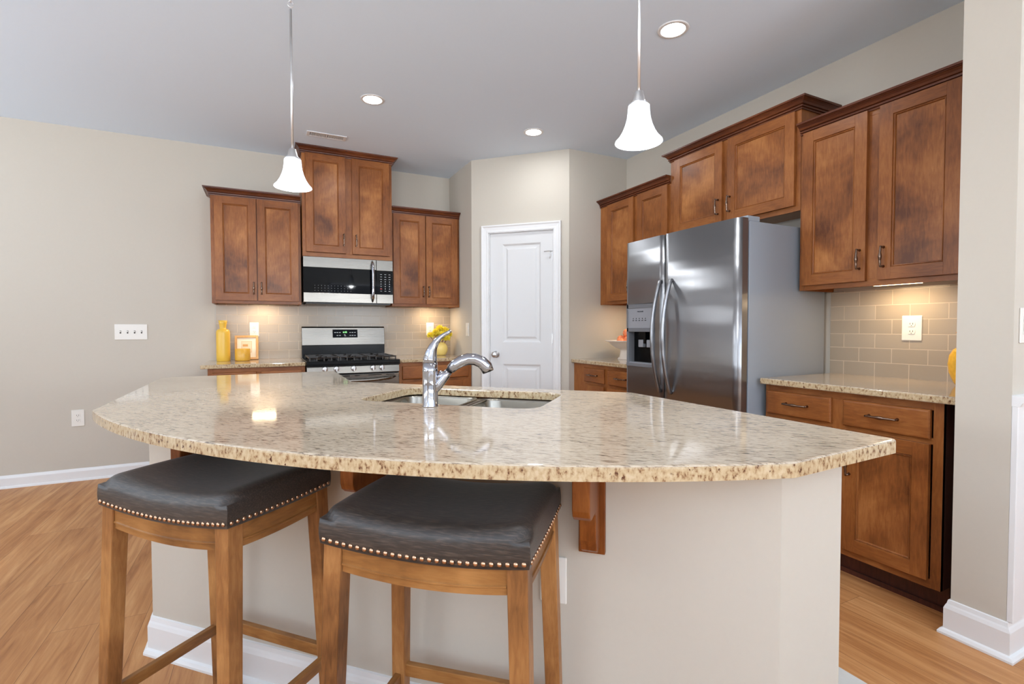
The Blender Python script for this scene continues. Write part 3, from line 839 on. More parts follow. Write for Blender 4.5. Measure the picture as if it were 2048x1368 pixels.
# dispenser
ds = MB()
hx0, hx1, hz0, hz1 = hole
ds.box(hx0, hx0 + .016, -.003, .06, hz0, hz1, disp_m).box(hx1 - .016, hx1, -.003, .06, hz0, hz1, disp_m).box(hx0, hx1, -.003, .06, hz1 - .03, hz1, disp_m).box(hx0, hx1, -.006, .06, hz0, hz0 + .022, disp_m).box(hx0, hx1, -.003, .06, 1.158, 1.185, disp_m)
ds.box(hx0, hx1, .06, .064, hz0, hz1, disp_m)
di = ds.build('dispenser', dl, bevel=.002)
MB().box(hx0 + .016, hx1 - .016, .0, .02, 1.185, hz1 - .03, disp_lt).build('control_panel', di)
text('brand_lettering', 'FRIGIDAIRE', .012, black_m, di, ((hx0 + hx1) / 2, -.0005, 1.293), (radians(90), 0, 0), .0004)
km = MB()
for i in range(5): km.box(.085 + i * .030, .100 + i * .030, -.001, .0, 1.232, 1.236, black_m).box(.09 + i * .030, .095 + i * .030, -.001, .0, 1.243, 1.250, black_m)
km.build('button_marks', di)
MB().box(.045, .281, .05, .06, .947, 1.158, black_m).build('niche_back', di)
for x in (.125, .205): MB().box(x, x + .045, .015, .045, 1.055, 1.105, disp_lt).build('dispenser_paddle', di, bevel=.004)
mb = MB().box(.05, .276, .004, .05, .945, .953, disp_lt); mb.build('drip_tray', di)
mb = MB(); mb.box(.17, .19, .02, .05, 1.08, 1.158, black_m); mb.build('ice_chute', di)
# handles
for hx in (SP - .015, SP + .078):
    mb = MB(); N = 21; pts = []
    for i in range(N):
        t = -1 + 2 * i / (N - 1)
        pts.append((hx, -.012 - .062 * (1 - t * t), 1.13 + .345 * t))
    pts = [(hx, .004, 1.13 - .345)] + pts + [(hx, .004, 1.13 + .345)]
    mb.tube(pts, .0135, steel_v, 12, squash=.75, up=(0, 1, 0)); mb.build('handle', dl if hx < SP else drr)
for x in (.05, FW - .068): MB().box(x - .03, x + .06, .072, .17, FH - .013, FH + .016, fridge_side_m).build('hinge_cover', fr, bevel=.004)

# ================================================================== ISLAND
R1, R2 = V((-.39, 2.19)), V((1.06, .74))
t45 = sqrt(2)
# knee wall, L-wrapped
TH = .10
mb = MB()
outer = [(-.39, 3.27), (-.39, 2.19), (1.06, .74), (1.29, .74)]
inner = [(-.39 + TH, 3.27), (-.39 + TH, 2.19 + TH * .414), (1.06 + TH * .414, .74 + TH), (1.29, .74 + TH)]
pts = outer + inner[::-1]
mb.prism(pts, 0, .879, wall_m)
struct(mb.build('wall_island'))
struct(MB().sweep(outer, BB, white_m).build('baseboard_island'))
# island cabinet behind the knee wall
ic = thing('island_cabinet', 'brown cabinet run behind the island knee wall, under the sink', 'cabinet', (0, 0, 0))
def ring_poly(a, b, th, side): pass
pan = MB()
seg = [((-.289, 3.27), (.34, 3.27)), ((.34, 3.27), (.34, 2.60)), ((.34, 2.60), (1.32, 1.62)), ((1.32, 1.62), (1.32, .842)), ((1.32, .842), (1.292, .842))]
for (a, b) in seg:
    a = V(a); b = V(b); dd = (b - a).normalized(); n_ = V((-dd.y, dd.x)) * -.018
    pan.prism([tuple(a), tuple(b), tuple(b + n_), tuple(a + n_)], .10 if (b - a).length > .1 else 0, .879, cab_v)
pan.build('carcass', ic)
tk_ = MB()
for (a, b) in seg[:4]:
    a = V(a); b = V(b); dd = (b - a).normalized(); n_ = V((-dd.y, dd.x)) * -1
    a2 = a + n_ * .05 + dd * .02; b2 = b + n_ * .05 - dd * .02
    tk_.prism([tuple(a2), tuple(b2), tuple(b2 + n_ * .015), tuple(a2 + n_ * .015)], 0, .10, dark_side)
tk_.build('toe_kick', ic)
def isl_door(P0, P1, z0, z1, hleft):
    P0 = V(P0); P1 = V(P1)
    fr_ = bpy.data.objects.new('door_pair_anchor', None)
    return
for (a, b, n) in (((.34, 2.60), (1.32, 1.62), 4), ((1.32, 1.62), (1.32, .86), 2), ((.34, 3.25), (.34, 2.62), 2)):
    a = V(a); b = V(b); Lg = (b - a).length; dd = (b - a).normalized(); ang = math.atan2(dd.y, dd.x) + pi
    w1 = Lg / n
    for i in range(n):
        o = cab_door(ic, -w1 / 2 + .012, w1 / 2 - .012, .13, .70, hx=(w1 / 2 - .04) * (1 if i % 2 else -1), hz=.60)
        c = a + dd * w1 * (i + .5)
        o.location = (c.x, c.y, .415); o.rotation_euler = (0, 0, ang)
        o = cab_door(ic, -w1 / 2 + .012, w1 / 2 - .012, .73, .855, name='drawer', drawer=True, hx=0, hz=.79, hvert=False)
        o.location = (c.x, c.y, .7925); o.rotation_euler = (0, 0, ang)

# countertop with arc front and sink cut-out
def st(s_, t_): return ((s_ + t_) / t45, (t_ - s_) / t45)
Rr = 2.30; tc0 = 1.225 / t45; sc_ = -.822
arc = []
N = 48
for i in range(N + 1):
    s_ = -1.867 + (2.089) * i / N
    t_ = tc0 + Rr - sqrt(Rr * Rr - (s_ - sc_) ** 2)
    arc.append(st(s_, t_))
def fillet(poly, idx, r):
    out = []
    for i, p in enumerate(poly):
        if i not in idx: out.append(p); continue
        P_ = V(p); a = (V(poly[i - 1]) - P_).normalized(); b = (V(poly[(i + 1) % len(poly)]) - P_).normalized()
        ang = a.angle(b); d_ = r / math.tan(ang / 2)
        c = P_ + (a + b).normalized() * (r / sin(ang / 2))
        A_ = P_ + a * d_; B_ = P_ + b * d_
        a0 = math.atan2(A_.y - c.y, A_.x - c.x); a1 = math.atan2(B_.y - c.y, B_.x - c.x)
        da = (a1 - a0 + pi) % (2 * pi) - pi
        for k_ in range(7): out.append((c.x + r * cos(a0 + da * k_ / 6), c.y + r * sin(a0 + da * k_ / 6)))
    return out
isl = arc + [(1.368, .652), (1.368, 1.632), (.385, 2.615), (.385, 3.332), (-.528, 3.332)]
nA = len(arc)
isl = fillet(isl, {0, nA - 1, nA, nA + 1, nA + 2, nA + 3, nA + 4}, .022)
S0, S1, T0, T1 = -1.170, -.452, 1.582, 2.015
def rrect(s0, s1, t0, t1, r, k_=6):
    out = []
    for cs, ct_, a0 in ((s1 - r, t1 - r, 0), (s0 + r, t1 - r, pi / 2), (s0 + r, t0 + r, pi), (s1 - r, t0 + r, 1.5 * pi)):
        for i in range(k_ + 1):
            a = a0 + pi / 2 * i / k_; out.append((cs + r * cos(a), ct_ + r * sin(a)))
    return out
hole_st = rrect(S0, S1, T0, T1, .075)
hole_xy = [st(*p) for p in hole_st]
# build slab with a hole: bmesh triangle fill
def slab_with_hole(name, outer, hole, z0, z1, m, bev=.007):
    bm = bmesh.new()
    rings = []
    for poly in (outer, hole):
        vs = [bm.verts.new((p[0], p[1], z1)) for p in poly]
        es = [bm.edges.new((vs[i], vs[(i + 1) % len(vs)])) for i in range(len(vs))]
        rings.append((vs, es))
    bmesh.ops.triangle_fill(bm, edges=rings[0][1] + rings[1][1], use_beauty=True, normal=(0, 0, 1))
    top = list(bm.faces)
    for f in top:
        if f.normal.z < 0: f.normal_flip()
    low = {}
    for vs, es in rings:
        for v in vs: low[v] = bm.verts.new((v.co.x, v.co.y, z0))
    for f in top:
        bm.faces.new([low[v] for v in reversed(f.verts)])
    for vs, es in rings:
        n = len(vs)
        for i in range(n): 
            f = bm.faces.new((vs[i], vs[(i + 1) % n], low[vs[(i + 1) % n]], low[vs[i]]))
    bmesh.ops.recalc_face_normals(bm, faces=bm.faces)
    be = [e for vs, es in rings for e in es]
    bmesh.ops.bevel(bm, geom=be, offset=bev, segments=3, affect='EDGES', profile=.6)
    me = bpy.data.meshes.new(name); bm.to_mesh(me); bm.free()
    me.materials.append(m)
    o = bpy.data.objects.new(name, me); COL.objects.link(o)
    return o
o = slab_with_hole('island_countertop', isl, hole_xy, CT - .032, CT, granite_m)
tag(o, 'large curved speckled granite island top with undermount sink cut-out', 'countertop')

# sink
sk = thing('kitchen_sink', 'double-bowl stainless undermount sink in the granite island', 'sink', st((S0 + S1) / 2, (T0 + T1) / 2) + (CT - .0335,), R45)
hw, hd = (S1 - S0) / 2, (T1 - T0) / 2
def bowl(x0, x1, name):
    mb = MB(); levels = [(0.0, 0), (.004, -.012), (.012, -.15), (.03, -.178), (.06, -.186)]
    vs = []; y0_, y1_ = -hd - .004, hd + .004; k0 = None
    for ins, z in levels:
        rp = rrect(x0 + ins, x1 - ins, y0_ + ins, y1_ - ins, max(.07 - ins * .3, .02)); k0 = len(rp)
        vs += [(p[0], p[1], z) for p in rp]
    fs = []
    for q in range(len(levels) - 1):
        for i in range(k0):
            j = (i + 1) % k0; fs.append((q * k0 + i, q * k0 + j, (q + 1) * k0 + j, (q + 1) * k0 + i))
    fs.append(tuple(range((len(levels) - 1) * k0, len(levels) * k0)))
    mb.add(vs, fs, steel_sink, True)
    o = mb.build(name, sk)
    so = o.modifiers.new('solid', 'SOLIDIFY'); so.thickness = .0015; so.offset = -1
    dm = MB(); dm.lathe([(0, -.184), (.04, -.184), (.042, -.181), (.030, -.180), (.012, -.183), (0, -.183)], chrome_m, ((x0 + x1) / 2, .02, 0), 24); dm.build('drain', o)
    return o
bowl(-hw - .004, -.012, 'left_bowl'); bowl(.012, hw + .004, 'right_bowl')
rim = MB().box(-.026, .026, -hd - .004, hd + .004, -.0125, -.0005 - .004, steel_sink)
rim.build('divider', sk, bevel=.003)

# faucet (local x = image right direction)
fc = thing('kitchen_faucet', 'chrome pull-out kitchen faucet with upswept lever on the island', 'faucet', (.503, 1.655, CT), radians(-20))
b = MB(); b.lathe([(0, 0), (.0285, 0), (.0285, .004), (.0265, .007), (.0262, .120), (.0268, .122), (.0268, .128), (.0258, .130), (.0252, .150), (0, .150)], chrome_m, (0, 0, 0), 32); b.build('body', fc)
b = MB()
hp = [(0, 0, .150), (.0, 0, .165), (.003, 0, .185), (.010, 0, .205), (.021, 0, .224), (.034, 0, .238), (.048, 0, .248), (.060, 0, .254), (.072, 0, .262)]
b.tube(hp, [.0248, .0240, .0205, .0155, .0115, .0085, .0068, .0064, .0058], chrome_m, 20, up=(0, 1, 0)); b.build('lever', fc)
b = MB(); b.tube([(.005, 0, .045), (.030, 0, .078), (.052, 0, .107), (.064, 0, .121)], [.014, .017, .0155, .013], chrome_m, 20, up=(0, 1, 0))
b.tube([(.022, 0, .088), (.045, 0, .118)], [.010, .0125], chrome_m, 16, up=(0, 1, 0)); b.build('spout_arm', fc)
b = MB(); b.tube([(.060, 0, .116), (.072, 0, .131)], .0125, black_m, 16, up=(0, 1, 0)); b.build('spout_joint', fc)
b = MB(); b.tube([(.068, 0, .127), (.085, 0, .143), (.105, 0, .155), (.130, 0, .163), (.155, 0, .162), (.178, 0, .152), (.194, 0, .136), (.201, 0, .118)], [.0165, .0190, .0200, .0205, .0210, .0215, .0225, .0205], chrome_m, 20, up=(0, 1, 0)); b.build('spray_head', fc)

# corbels
for s_, lb in ((-.21, 'right-hand brown wooden corbel under the island overhang'), (-.845, 'middle brown wooden corbel under the island overhang, between the stools'), (-1.475, 'left-hand brown wooden corbel under the island overhang, behind the left stool')):
    px, py = st(s_, 1.80 / t45 - .0005)
    cb = thing('corbel', lb, 'bracket', (px, py, 0), R45)
    MB().box(-.034, .034, -.016, 0, .605, .880, corbel_m).build('back_plate', cb, bevel=.002)
    arcp = [(-.016, .880), (-.165, .880), (-.165, .765), (-.160, .750), (-.148, .740), (-.132, .737), (-.090, .737), (-.080, .728), (-.078, .700), (-.072, .660), (-.060, .632), (-.045, .622), (-.016, .622)]
    MB().poly_x(arcp, -.021, .021, corbel_m).build('scroll_bracket', cb, bevel=.003)

# ================================================================== STOOLS
SW, SD, SH = .456, .334, .730
def dipf(x, y):
    return -.016 * (1 - min(1, (x / (SW / 2)) ** 2)) - .004 * (1 - min(1, (y / (SD / 2)) ** 2))
def make_stool():
    r = thing('bar_stool', 'x', 'stool')
    # legs
    for sx in (-1, 1):
        for sy in (-1, 1):
            tx, ty = sx * (SW / 2 - .026), sy * (SD / 2 - .026)
            bx_, by_ = tx + sx * .020, ty + sy * .026
            a = .021
            mb = MB(); zt = SH - .001
            q = [(-a, -a), (a, -a), (a, a), (-a, a)]
            mb.prism([(bx_ + u * .82, by_ + v_ * .82) for u, v_ in q], 0, zt, stool_w, top=[(tx + u, ty + v_) for u, v_ in q])
            mb.build('leg', r, bevel=.0025)
    def at(sx, sy, z):
        f = 1 - z / SH
        return sx * (SW / 2 - .026 + .020 * f), sy * (SD / 2 - .026 + .026 * f)
    # aprons with a bowed lower edge and a bead line
    def apron(L, n_dip, off, horizontal):
        mb = MB(); N = 16; vs = []; 
        sec = [(.0, 0), (.0, -.038), (-.003, -.040), (-.003, -.043), (.0, -.045), (.0, -.058), (.018, -.058), (.018, 0)]
        for i in range(N + 1):
            t = -1 + 2 * i / N
            dz = -n_dip * (1 - t * t)
            for o_, z in sec: vs.append((t * L / 2, o_, SH + .002 + z + dz - .004))
        k_ = len(sec); fs = []
        for i in range(N):
            for q in range(k_): fs.append((i * k_ + q, (i + 1) * k_ + q, (i + 1) * k_ + (q + 1) % k_, i * k_ + (q + 1) % k_))
        fs += [tuple(range(k_)), tuple(range(N * k_, (N + 1) * k_))[::-1]]
        mb.add(vs, fs, stool_h)
        return mb
    for sy in (-1, 1):
        o = apron(SW - .094, .013, 0, True).build('apron', r); o.rotation_euler = (0, 0, 0 if sy < 0 else pi); o.location = (0, sy * (SD / 2 - .010), 0)
    for sx in (-1, 1):
        o = apron(SD - .094, .005, 0, True).build('apron', r); o.rotation_euler = (0, 0, radians(90) if sx > 0 else radians(-90)); o.location = (sx * (SW / 2 - .010), 0, 0)
    # stretchers
    def bar(p, q, w, h):
        mb = MB(); P_, Q_ = V(p), V(q); L_ = (Q_ - P_).length
        mb.box(-L_ / 2, L_ / 2, -w / 2, w / 2, -h / 2, h / 2, stool_h)
        o = mb.build('stretcher', r, bevel=.002); o.location = (P_ + Q_) / 2; o.rotation_euler = (0, 0, math.atan2(Q_.y - P_.y, Q_.x - P_.x))
    for sy, z in ((-1, .17), (1, .245)):
        a = at(-1, sy, z); b_ = at(1, sy, z); bar((a[0] + .015, a[1], z), (b_[0] - .015, b_[1], z), .018, .034)
    for sx in (-1, 1):
        z = .225
        a = at(sx, -1, z); b_ = at(sx, 1, z); bar((a[0], a[1] + .015, z), (b_[0], b_[1] - .015, z), .018, .030)
    # saddle cushion
    mb = MB(); rr_ = .042; hx, hy = SW / 2, SD / 2
    def axis_pts(h):
        out = [-h + rr_ * (1 - cos(a * pi / 2 / 6)) for a in range(7)]
        m_ = 14; mid = [-(h - rr_) + 2 * (h - rr_) * i / m_ for i in range(1, m_)]
        return out + mid + [-x for x in reversed(out)]
    xs, ys = axis_pts(hx), axis_pts(hy)
    def top(x, y):
        d_ = 0
        ex, ey = hx - abs(x), hy - abs(y)
        gx = max(0, (rr_ - ex) / rr_); gy = max(0, (rr_ - ey) / rr_)
        g = min(1, sqrt(gx * gx + gy * gy))
        edge = rr_ * .62 * (1 - sqrt(max(0, 1 - g * g)))
        return SH + .079 - .022 * (1 - (x / hx) ** 2) + .004 * (1 - (y / hy) ** 2) - edge
    nx, ny = len(xs), len(ys)
    vs = [(x, y, top(x, y)) for y in ys for x in xs]
    fs = [(j * nx + i, j * nx + i + 1, (j + 1) * nx + i + 1, (j + 1) * nx + i) for j in range(ny - 1) for i in range(nx - 1)]
    mb.add(vs, fs, fabric_m, True)
    per = [(x, ys[0]) for x in xs] + [(xs[-1], y) for y in ys[1:]] + [(x, ys[-1]) for x in reversed(xs[:-1])] + [(xs[0], y) for y in reversed(ys[1:-1])]
    n = len(per); vs = []
    for k_ in range(6):
        f = k_ / 5
        for (x, y) in per:
            zt = top(x, y); zb = SH + dipf(x, y) if True else SH
            bul = 1 + .010 * sin(pi * f) ; z = zt + (zb - zt) * f
            vs.append((x * bul, y * bul, z))
    fs = [(k_ * n + i, k_ * n + (i + 1) % n, (k_ + 1) * n + (i + 1) % n, (k_ + 1) * n + i) for k_ in range(5) for i in range(n)]
    mb.add(vs, fs, fabric_m, True)
    mb.add([(x, y, SH + dipf(x, y)) for x, y in per], [tuple(range(n))], fabric_m)
    o = mb.build('seat', r)
    # nailheads
    nm = MB(); nm.lathe([(.0001, -.0038), (.0025, -.0034), (.0046, -.0020), (.0054, 0), (.0001, .001)], nail_m, (0, 0, 0), 12, 'y')
    nh = nm.build('nailhead', r)
    first = [True]
    def place(x, y, ang):
        o_ = nh if first[0] else nh.copy()
        if not first[0]: COL.objects.link(o_); o_.parent = r
        first[0] = False
        o_.location = (x, y, SH + .011 + dipf(x, y)); o_.rotation_euler = (0, 0, ang)
    for k_ in range(28):
        x = -hx + .010 + (SW - .020) * k_ / 27
        place(x, -hy - .0012, 0); place(x, hy + .0012, pi)
    for k_ in range(20):
        y = -hy + .010 + (SD - .020) * k_ / 19
        place(hx + .0015, y, pi / 2); place(-hx - .0015, y, -pi / 2)
    return r
s1 = make_stool()
s1.location = (-.120, 1.5625, 0); s1.rotation_euler = (0, 0, radians(-47.1))
s1['label'] = 'left bar stool of the two, with dark ribbed saddle seat and brass nailheads'
s2 = copy_tree(s1)
s2.location = (.376, 1.0845, 0); s2.rotation_euler = (0, 0, radians(-41.7))
s2['label'] = 'right and nearer bar stool of the two, with dark ribbed saddle seat'
for s_ in (s1, s2): s_['group'] = 'bar stools at the island'

# ================================================================== LIGHT FITTINGS
def pendant(loc, label):
    p = thing('pendant_light', label, 'pendant light', loc, 0, 'pendant lights over the island')
    zb = 1.820; zt = zb + .123
    m = MB(); prof = [(.034, zt), (.0365, zt - .006), (.0375, zt - .022), (.040, zt - .042), (.046, zt - .064), (.055, zt - .086), (.067, zt - .106), (.079, zb + .004), (.0805, zb)]
    m.lathe(prof + [(r_ - .003, z_) for r_, z_ in reversed(prof)] + [prof[0]], shade_m, n=48)
    m.lathe([(.036, zt), (.020, zt + .002), (.0, zt + .002)], shade_m, n=48)
    m.build('lamp_shade', p)
    m = MB(); m.lathe([(0, zt), (.034, zt), (.034, zt + .006), (.029, zt + .010), (.022, zt + .016), (.014, zt + .048), (.008, zt + .050), (0, zt + .050)], nickel_m, n=32); m.build('socket_cap', p)
    m = MB(); m.tube([(0, 0, zt + .048), (0, 0, H - .135)], .0055, nickel_m, 12); m.build('rod', p)
    m = MB()
    m.tube([(.012 * cos(a), 0, H - .112 + .014 * sin(a)) for a in [2 * pi * i / 16 for i in range(17)]], .0022, nickel_m, 8)
    m.tube([(0, .009 * cos(a), H - .090 + .014 * sin(a)) for a in [2 * pi * i / 16 for i in range(17)]], .0022, nickel_m, 8)
    m.tube([(0, 0, H - .078), (0, 0, H - .02)], .004, nickel_m, 8); m.build('swivel', p)
    m = MB(); m.lathe([(0, H - .0), (.06, H - .0), (.058, H - .018), (.02, H - .026), (0, H - .026)], nickel_m, n=32); m.build('canopy', p)
    m = MB(); m.lathe([(.0001, zt - .085), (.012, zt - .082), (.020, zt - .068), (.020, zt - .055), (.012, zt - .035), (.010, zt - .02), (.0001, zt - .02)], emit('bulb_glow', (240, 248, 255), 18) if 'bulb_glow' not in bpy.data.materials else bpy.data.materials['bulb_glow'], n=20); m.build('bulb', p)
    l = bpy.data.lights.new('pendant_lamp', 'POINT'); l.energy = 12; l.shadow_soft_size = .03; l.color = (.95, .98, 1)
    lo = bpy.data.objects.new('pendant_lamp', l); COL.objects.link(lo); lo.parent = p; lo.location = (0, 0, zb + .012)
    return p
pendant((.115, 2.454, 0), 'left pendant light, farther one, with white bell glass shade')
pendant((1.153, 1.347, 0), 'right pendant light, nearer one, with white bell glass shade')

def downlight(x, y, label, k_=1.0):
    d_ = thing('recessed_light', label, 'ceiling light', (x, y, H), 0, 'recessed ceiling lights')
    m = MB(); m.lathe([(.0001, -.004), (.062, -.004), (.062, -.001), (.0001, -.001)], led_m, n=40); m.build('lens', d_)
    m = MB(); m.lathe([(.062, -.0045), (.078, -.003), (.080, 0), (.062, 0), (.062, -.0045)], white_m, n=40); m.build('trim_ring', d_)
    l = bpy.data.lights.new('downlight_lamp', 'AREA'); l.shape = 'DISK'; l.size = .12; l.energy = 4.5 * k_; l.color = (.92, .97, 1.02)
    lo = bpy.data.objects.new('downlight_lamp', l); COL.objects.link(lo); lo.parent = d_; lo.location = (0, 0, -.008)
    return d_
downlight(.667, 3.482, 'round recessed ceiling light left, nearest the range cabinets')
downlight(1.922, 3.492, 'round recessed ceiling light in front of the pantry door')
downlight(1.925, 1.985, 'round recessed ceiling light over the refrigerator aisle, largest in view')
downlight(.667, 1.2, 'round recessed ceiling light over the bar stools')  # this and the three below are guessed lights added out of view
downlight(-2.2, 2.6, 'round recessed ceiling light at the far left side of the room')
downlight(-1.6, -1.5, 'round recessed ceiling light behind the viewer, on the left')
downlight(1.6, -1.5, 'round recessed ceiling light behind the viewer, on the right')

def bar_light(loc, rot, L_, label, depth_=.05):
    b_ = thing('under_cabinet_light', label, 'light', loc, rot, 'under-cabinet lights')
    MB().box(-L_ / 2, L_ / 2, -.022, .022, -.010, 0, white_m).build('housing', b_, bevel=.002)
    MB().box(-L_ / 2 + .006, L_ / 2 - .006, -.018, .018, -.0125, -.0095, bar_m).build('diffuser', b_)
    l = bpy.data.lights.new('bar_lamp', 'AREA'); l.shape = 'RECTANGLE'; l.size = L_ - .02; l.size_y = .03; l.energy = 1.5; l.color = (1, .76, .48)
    lo = bpy.data.objects.new('bar_lamp', l); COL.objects.link(lo); lo.parent = b_; lo.location = (0, 0, -.014)
    return b_
bz = UZ + .0218
bar_light((-.03, 4.80, bz), 0, .20, 'lit under-cabinet bar light left of the microwave')
bar_light((1.47, 4.80, bz), 0, .16, 'lit under-cabinet bar light above the flower vase')
bar_light((2.87, 1.395, bz), RB, .22, 'lit under-cabinet bar light in the far right nook')
bar_light((2.87, 3.30, bz), RB, .20, 'lit under-cabinet bar light above the fruit bowl, hidden behind the refrigerator')

# ceiling vent
vt = thing('ceiling_vent', 'white rectangular air register in the ceiling above the tall cabinet', 'vent', (.455, 4.290, H))
m = MB(); m.box(-.150, .150, -.050, -.038, -.006, 0, white_m).box(-.150, .150, .038, .050, -.006, 0, white_m).box(-.150, -.125, -.038, .038, -.006, 0, white_m).box(.125, .150, -.038, .038, -.006, 0, white_m).box(-.006, .006, -.038, .038, -.006, 0, white_m)
m.build('frame', vt, bevel=.002)
m = MB()
for i in range(26):
    x = -.120 + i * .0094
    if abs(x) < .008: continue
    m.add([(x, -.038, -.001), (x, .038, -.001), (x + .005, .038, -.006), (x + .005, -.038, -.006), (x + .001, -.038, -.001), (x + .001, .038, -.001), (x + .006, .038, -.006), (x + .006, -.038, -.006)],
          [(0, 1, 2, 3), (7, 6, 5, 4), (0, 3, 7, 4), (1, 5, 6, 2), (3, 2, 6, 7), (0, 4, 5, 1)], white_m)
m.build('louvres', vt)
MB().box(-.125, .125, -.038, .038, -.0008, -.0001, slot_m).build('duct_opening', vt)

# ================================================================== OUTLETS AND SWITCHES (local: x right, y into wall, z up)
def outlet(loc, rot, label, w=.072, h=.118, n=1, kind='outlet'):
    o = thing('wall_outlet' if kind == 'outlet' else 'light_switch', label, 'outlet' if kind == 'outlet' else 'switch', loc, rot)
    MB().box(-w / 2, w / 2, -.006, 0, -h / 2, h / 2, plate_m).build('cover_plate', o, bevel=.003, seg=2)
    for i in range(n):
        x = (i - (n - 1) / 2) * .046
        if kind == 'outlet':
            for s_ in (-1, 1):
                m = MB(); z = s_ * .0195
                m.prism([(-.0125, -.012), (.0125, -.012), (.0165, -.004), (.0165, .008), (.011, .014), (-.011, .014), (-.0165, .008), (-.0165, -.004)], 0, .0025, plate_m)
                rc = m.build('receptacle', o, bevel=.0006); rc.rotation_euler = (radians(90), 0, 0); rc.location = (x, -.006, z)
                m = MB().box(-.0075, -.0050, 0, .0029, .0, .0075, slot_m)
                m = MB(); m.box(-.0075, -.0050, -.001, .0075, .0020, .0029, slot_m).box(.0050, .0075, -.001, .0075, .0020, .0029, slot_m).box(-.002, .002, -.0085, -.0050, .0020, .0029, slot_m)
                m.build('slots', rc)
        elif kind == 'toggle':
            MB().box(x - .005, x + .005, -.0066, -.0055, -.012, .012, slot_m).build('switch_slot', o)
            MB().box(x - .004, x + .004, -.016, -.006, .0, .009, plate_m).build('toggle', o, bevel=.001)
        else:
            MB().box(x - .0165, x + .0165, -.0095, -.006, -.033, .033, plate_m).build('rocker', o, bevel=.0015)
    return o
outlet((-.983, YA, 1.160), 0, 'wide white four-gang switch plate on the beige back wall', w=.215, h=.125, n=4, kind='toggle')
outlet((-1.331, YA, .490), 0, 'white outlet low on the beige back wall left of the island', w=.080, h=.128)
outlet((-.100, YA - .006, 1.178), 0, 'white outlet on the tiles behind the picture frame', w=.074, h=.125)
outlet((1.505, YA - .006, 1.178), 0, 'white outlet on the tiles beside the yellow flowers', w=.080, h=.130)
outlet((XR, 4.445, 1.172), RB + pi * 0, 'white rocker switch on the side wall between flowers and pantry door', w=.075, h=.125, kind='rocker').rotation_euler = (0, 0, RB)
outlet((XB - .006, 1.384, 1.180), RB, 'large white outlet on the tiles of the far right nook', w=.090, h=.130)
outlet((2.47, .778, 1.19), 0, 'white switch plate cut by the right edge of the photo', w=.16, h=.125, n=3, kind='rocker')
px, py = st(-.314, 1.80 / t45)
outlet((px, py, .515), R45, 'blank-looking white outlet on the island knee wall beside the right stool leg', w=.072, h=.125)

# ================================================================== SMALL THINGS
b = thing('bottle_vase', 'tall matte yellow ceramic bottle at the left end of the counter', 'vase', (-.328, 4.765, CT))
m = MB(); m.lathe([(0, 0), (.048, 0), (.0505, .004), (.0515, .05), (.0515, .235), (.049, .252), (.040, .264), (.0245, .270), (.0245, .285), (.029, .315), (.033, .340), (.030, .340), (.022, .29), (.0, .28)], yellow_m, n=40); m.build('body', b)
c = thing('candle_jar', 'short round amber-yellow jar in front of the picture frame', 'jar', (-.186, 4.745, CT))
m = MB(); m.lathe([(0, 0), (.050, 0), (.056, .006), (.058, .014), (.058, .100), (.055, .102), (.053, .098), (.053, .085), (0, .085)], candle_m, n=40); m.build('body', c)
f = thing('picture_frame', 'small light wood picture frame leaning on the tiles', 'picture frame', (-.160, 4.870, CT), 0)
tl = bpy.data.objects.new('frame_moulding', None)
fm = MB(); w2, h2, bw = .091, .212, .019
fm.box(-w2, -w2 + bw, -.009, .009, 0, h2, frame_w).box(w2 - bw, w2, -.009, .009, 0, h2, frame_w).box(-w2 + bw, w2 - bw, -.009, .009, 0, bw, frame_w).box(-w2 + bw, w2 - bw, -.009, .009, h2 - bw, h2, frame_w)
bpy.data.objects.remove(tl)
o1 = fm.build('frame_moulding', f, bevel=.002)
o2 = MB().box(-w2 + bw, w2 - bw, 0.0, .006, bw, h2 - bw, paper_m).build('mat_board', o1)
o3 = MB().box(-.038, .038, -.0006, -.0001, .065, .160, plain('print_paper', (232, 214, 180), .8)).build('print', o1)
MB().box(-.040, .040, -.0004, -.00005, .063, .162, art_m).build('print_border', o1)
MB().box(-.030, .010, -.0012, -.0007, .115, .135, art_m).build('print_motif', o1)
o1.rotation_euler = (radians(-12), 0, 0); o1.location = (0, -.005, .003)
c = thing('round_vase', 'round pale yellow ceramic vase holding yellow flowers', 'vase', (1.555, 4.765, CT))
m = MB(); m.lathe([(0, 0), (.045, 0), (.058, .012), (.071, .040), (.074, .068), (.068, .096), (.054, .116), (.044, .124), (.044, .132), (.040, .132), (.040, .12), (.05, .10), (0, .02)], pale_yellow_m, n=40); m.build('body', c)
# flowers: pompom blooms on short stems
def bloom(R):
    m = MB(); vs = []; fs = []
    rnd = random.Random(5)
    for i in range(170):
        zz = 1 - 2 * (i + .5) / 170 * .82; a = i * 2.39996
        rr_ = sqrt(max(0, 1 - zz * zz)); d_ = V((rr_ * cos(a), rr_ * sin(a), zz))
        u = d_.orthogonal().normalized(); q = rnd.random() * pi; w_ = d_.cross(u); u, w_ = u * cos(q) + w_ * sin(q), w_ * cos(q) - u * sin(q)
        L_ = R * (.82 + .3 * rnd.random()); b0 = d_ * R * .35; t0 = d_ * L_ + w_ * R * .16 * (rnd.random() - .5)
        wd = R * .11
        k_ = len(vs)
        vs += [b0 - u * wd * .5, b0 + u * wd * .5, (b0 + t0) / 2 + u * wd + w_ * .002, t0, (b0 + t0) / 2 - u * wd + w_ * .002]
        fs.append((k_, k_ + 1, k_ + 2, k_ + 3, k_ + 4))
    m.add(vs, fs, petal_m)
    m.lathe([(.0001, -R * .45)] + [(R * .45 * sin(pi * i / 8), -R * .45 * cos(pi * i / 8)) for i in range(1, 8)] + [(.0001, R * .45)], petal_m, n=14)
    return m
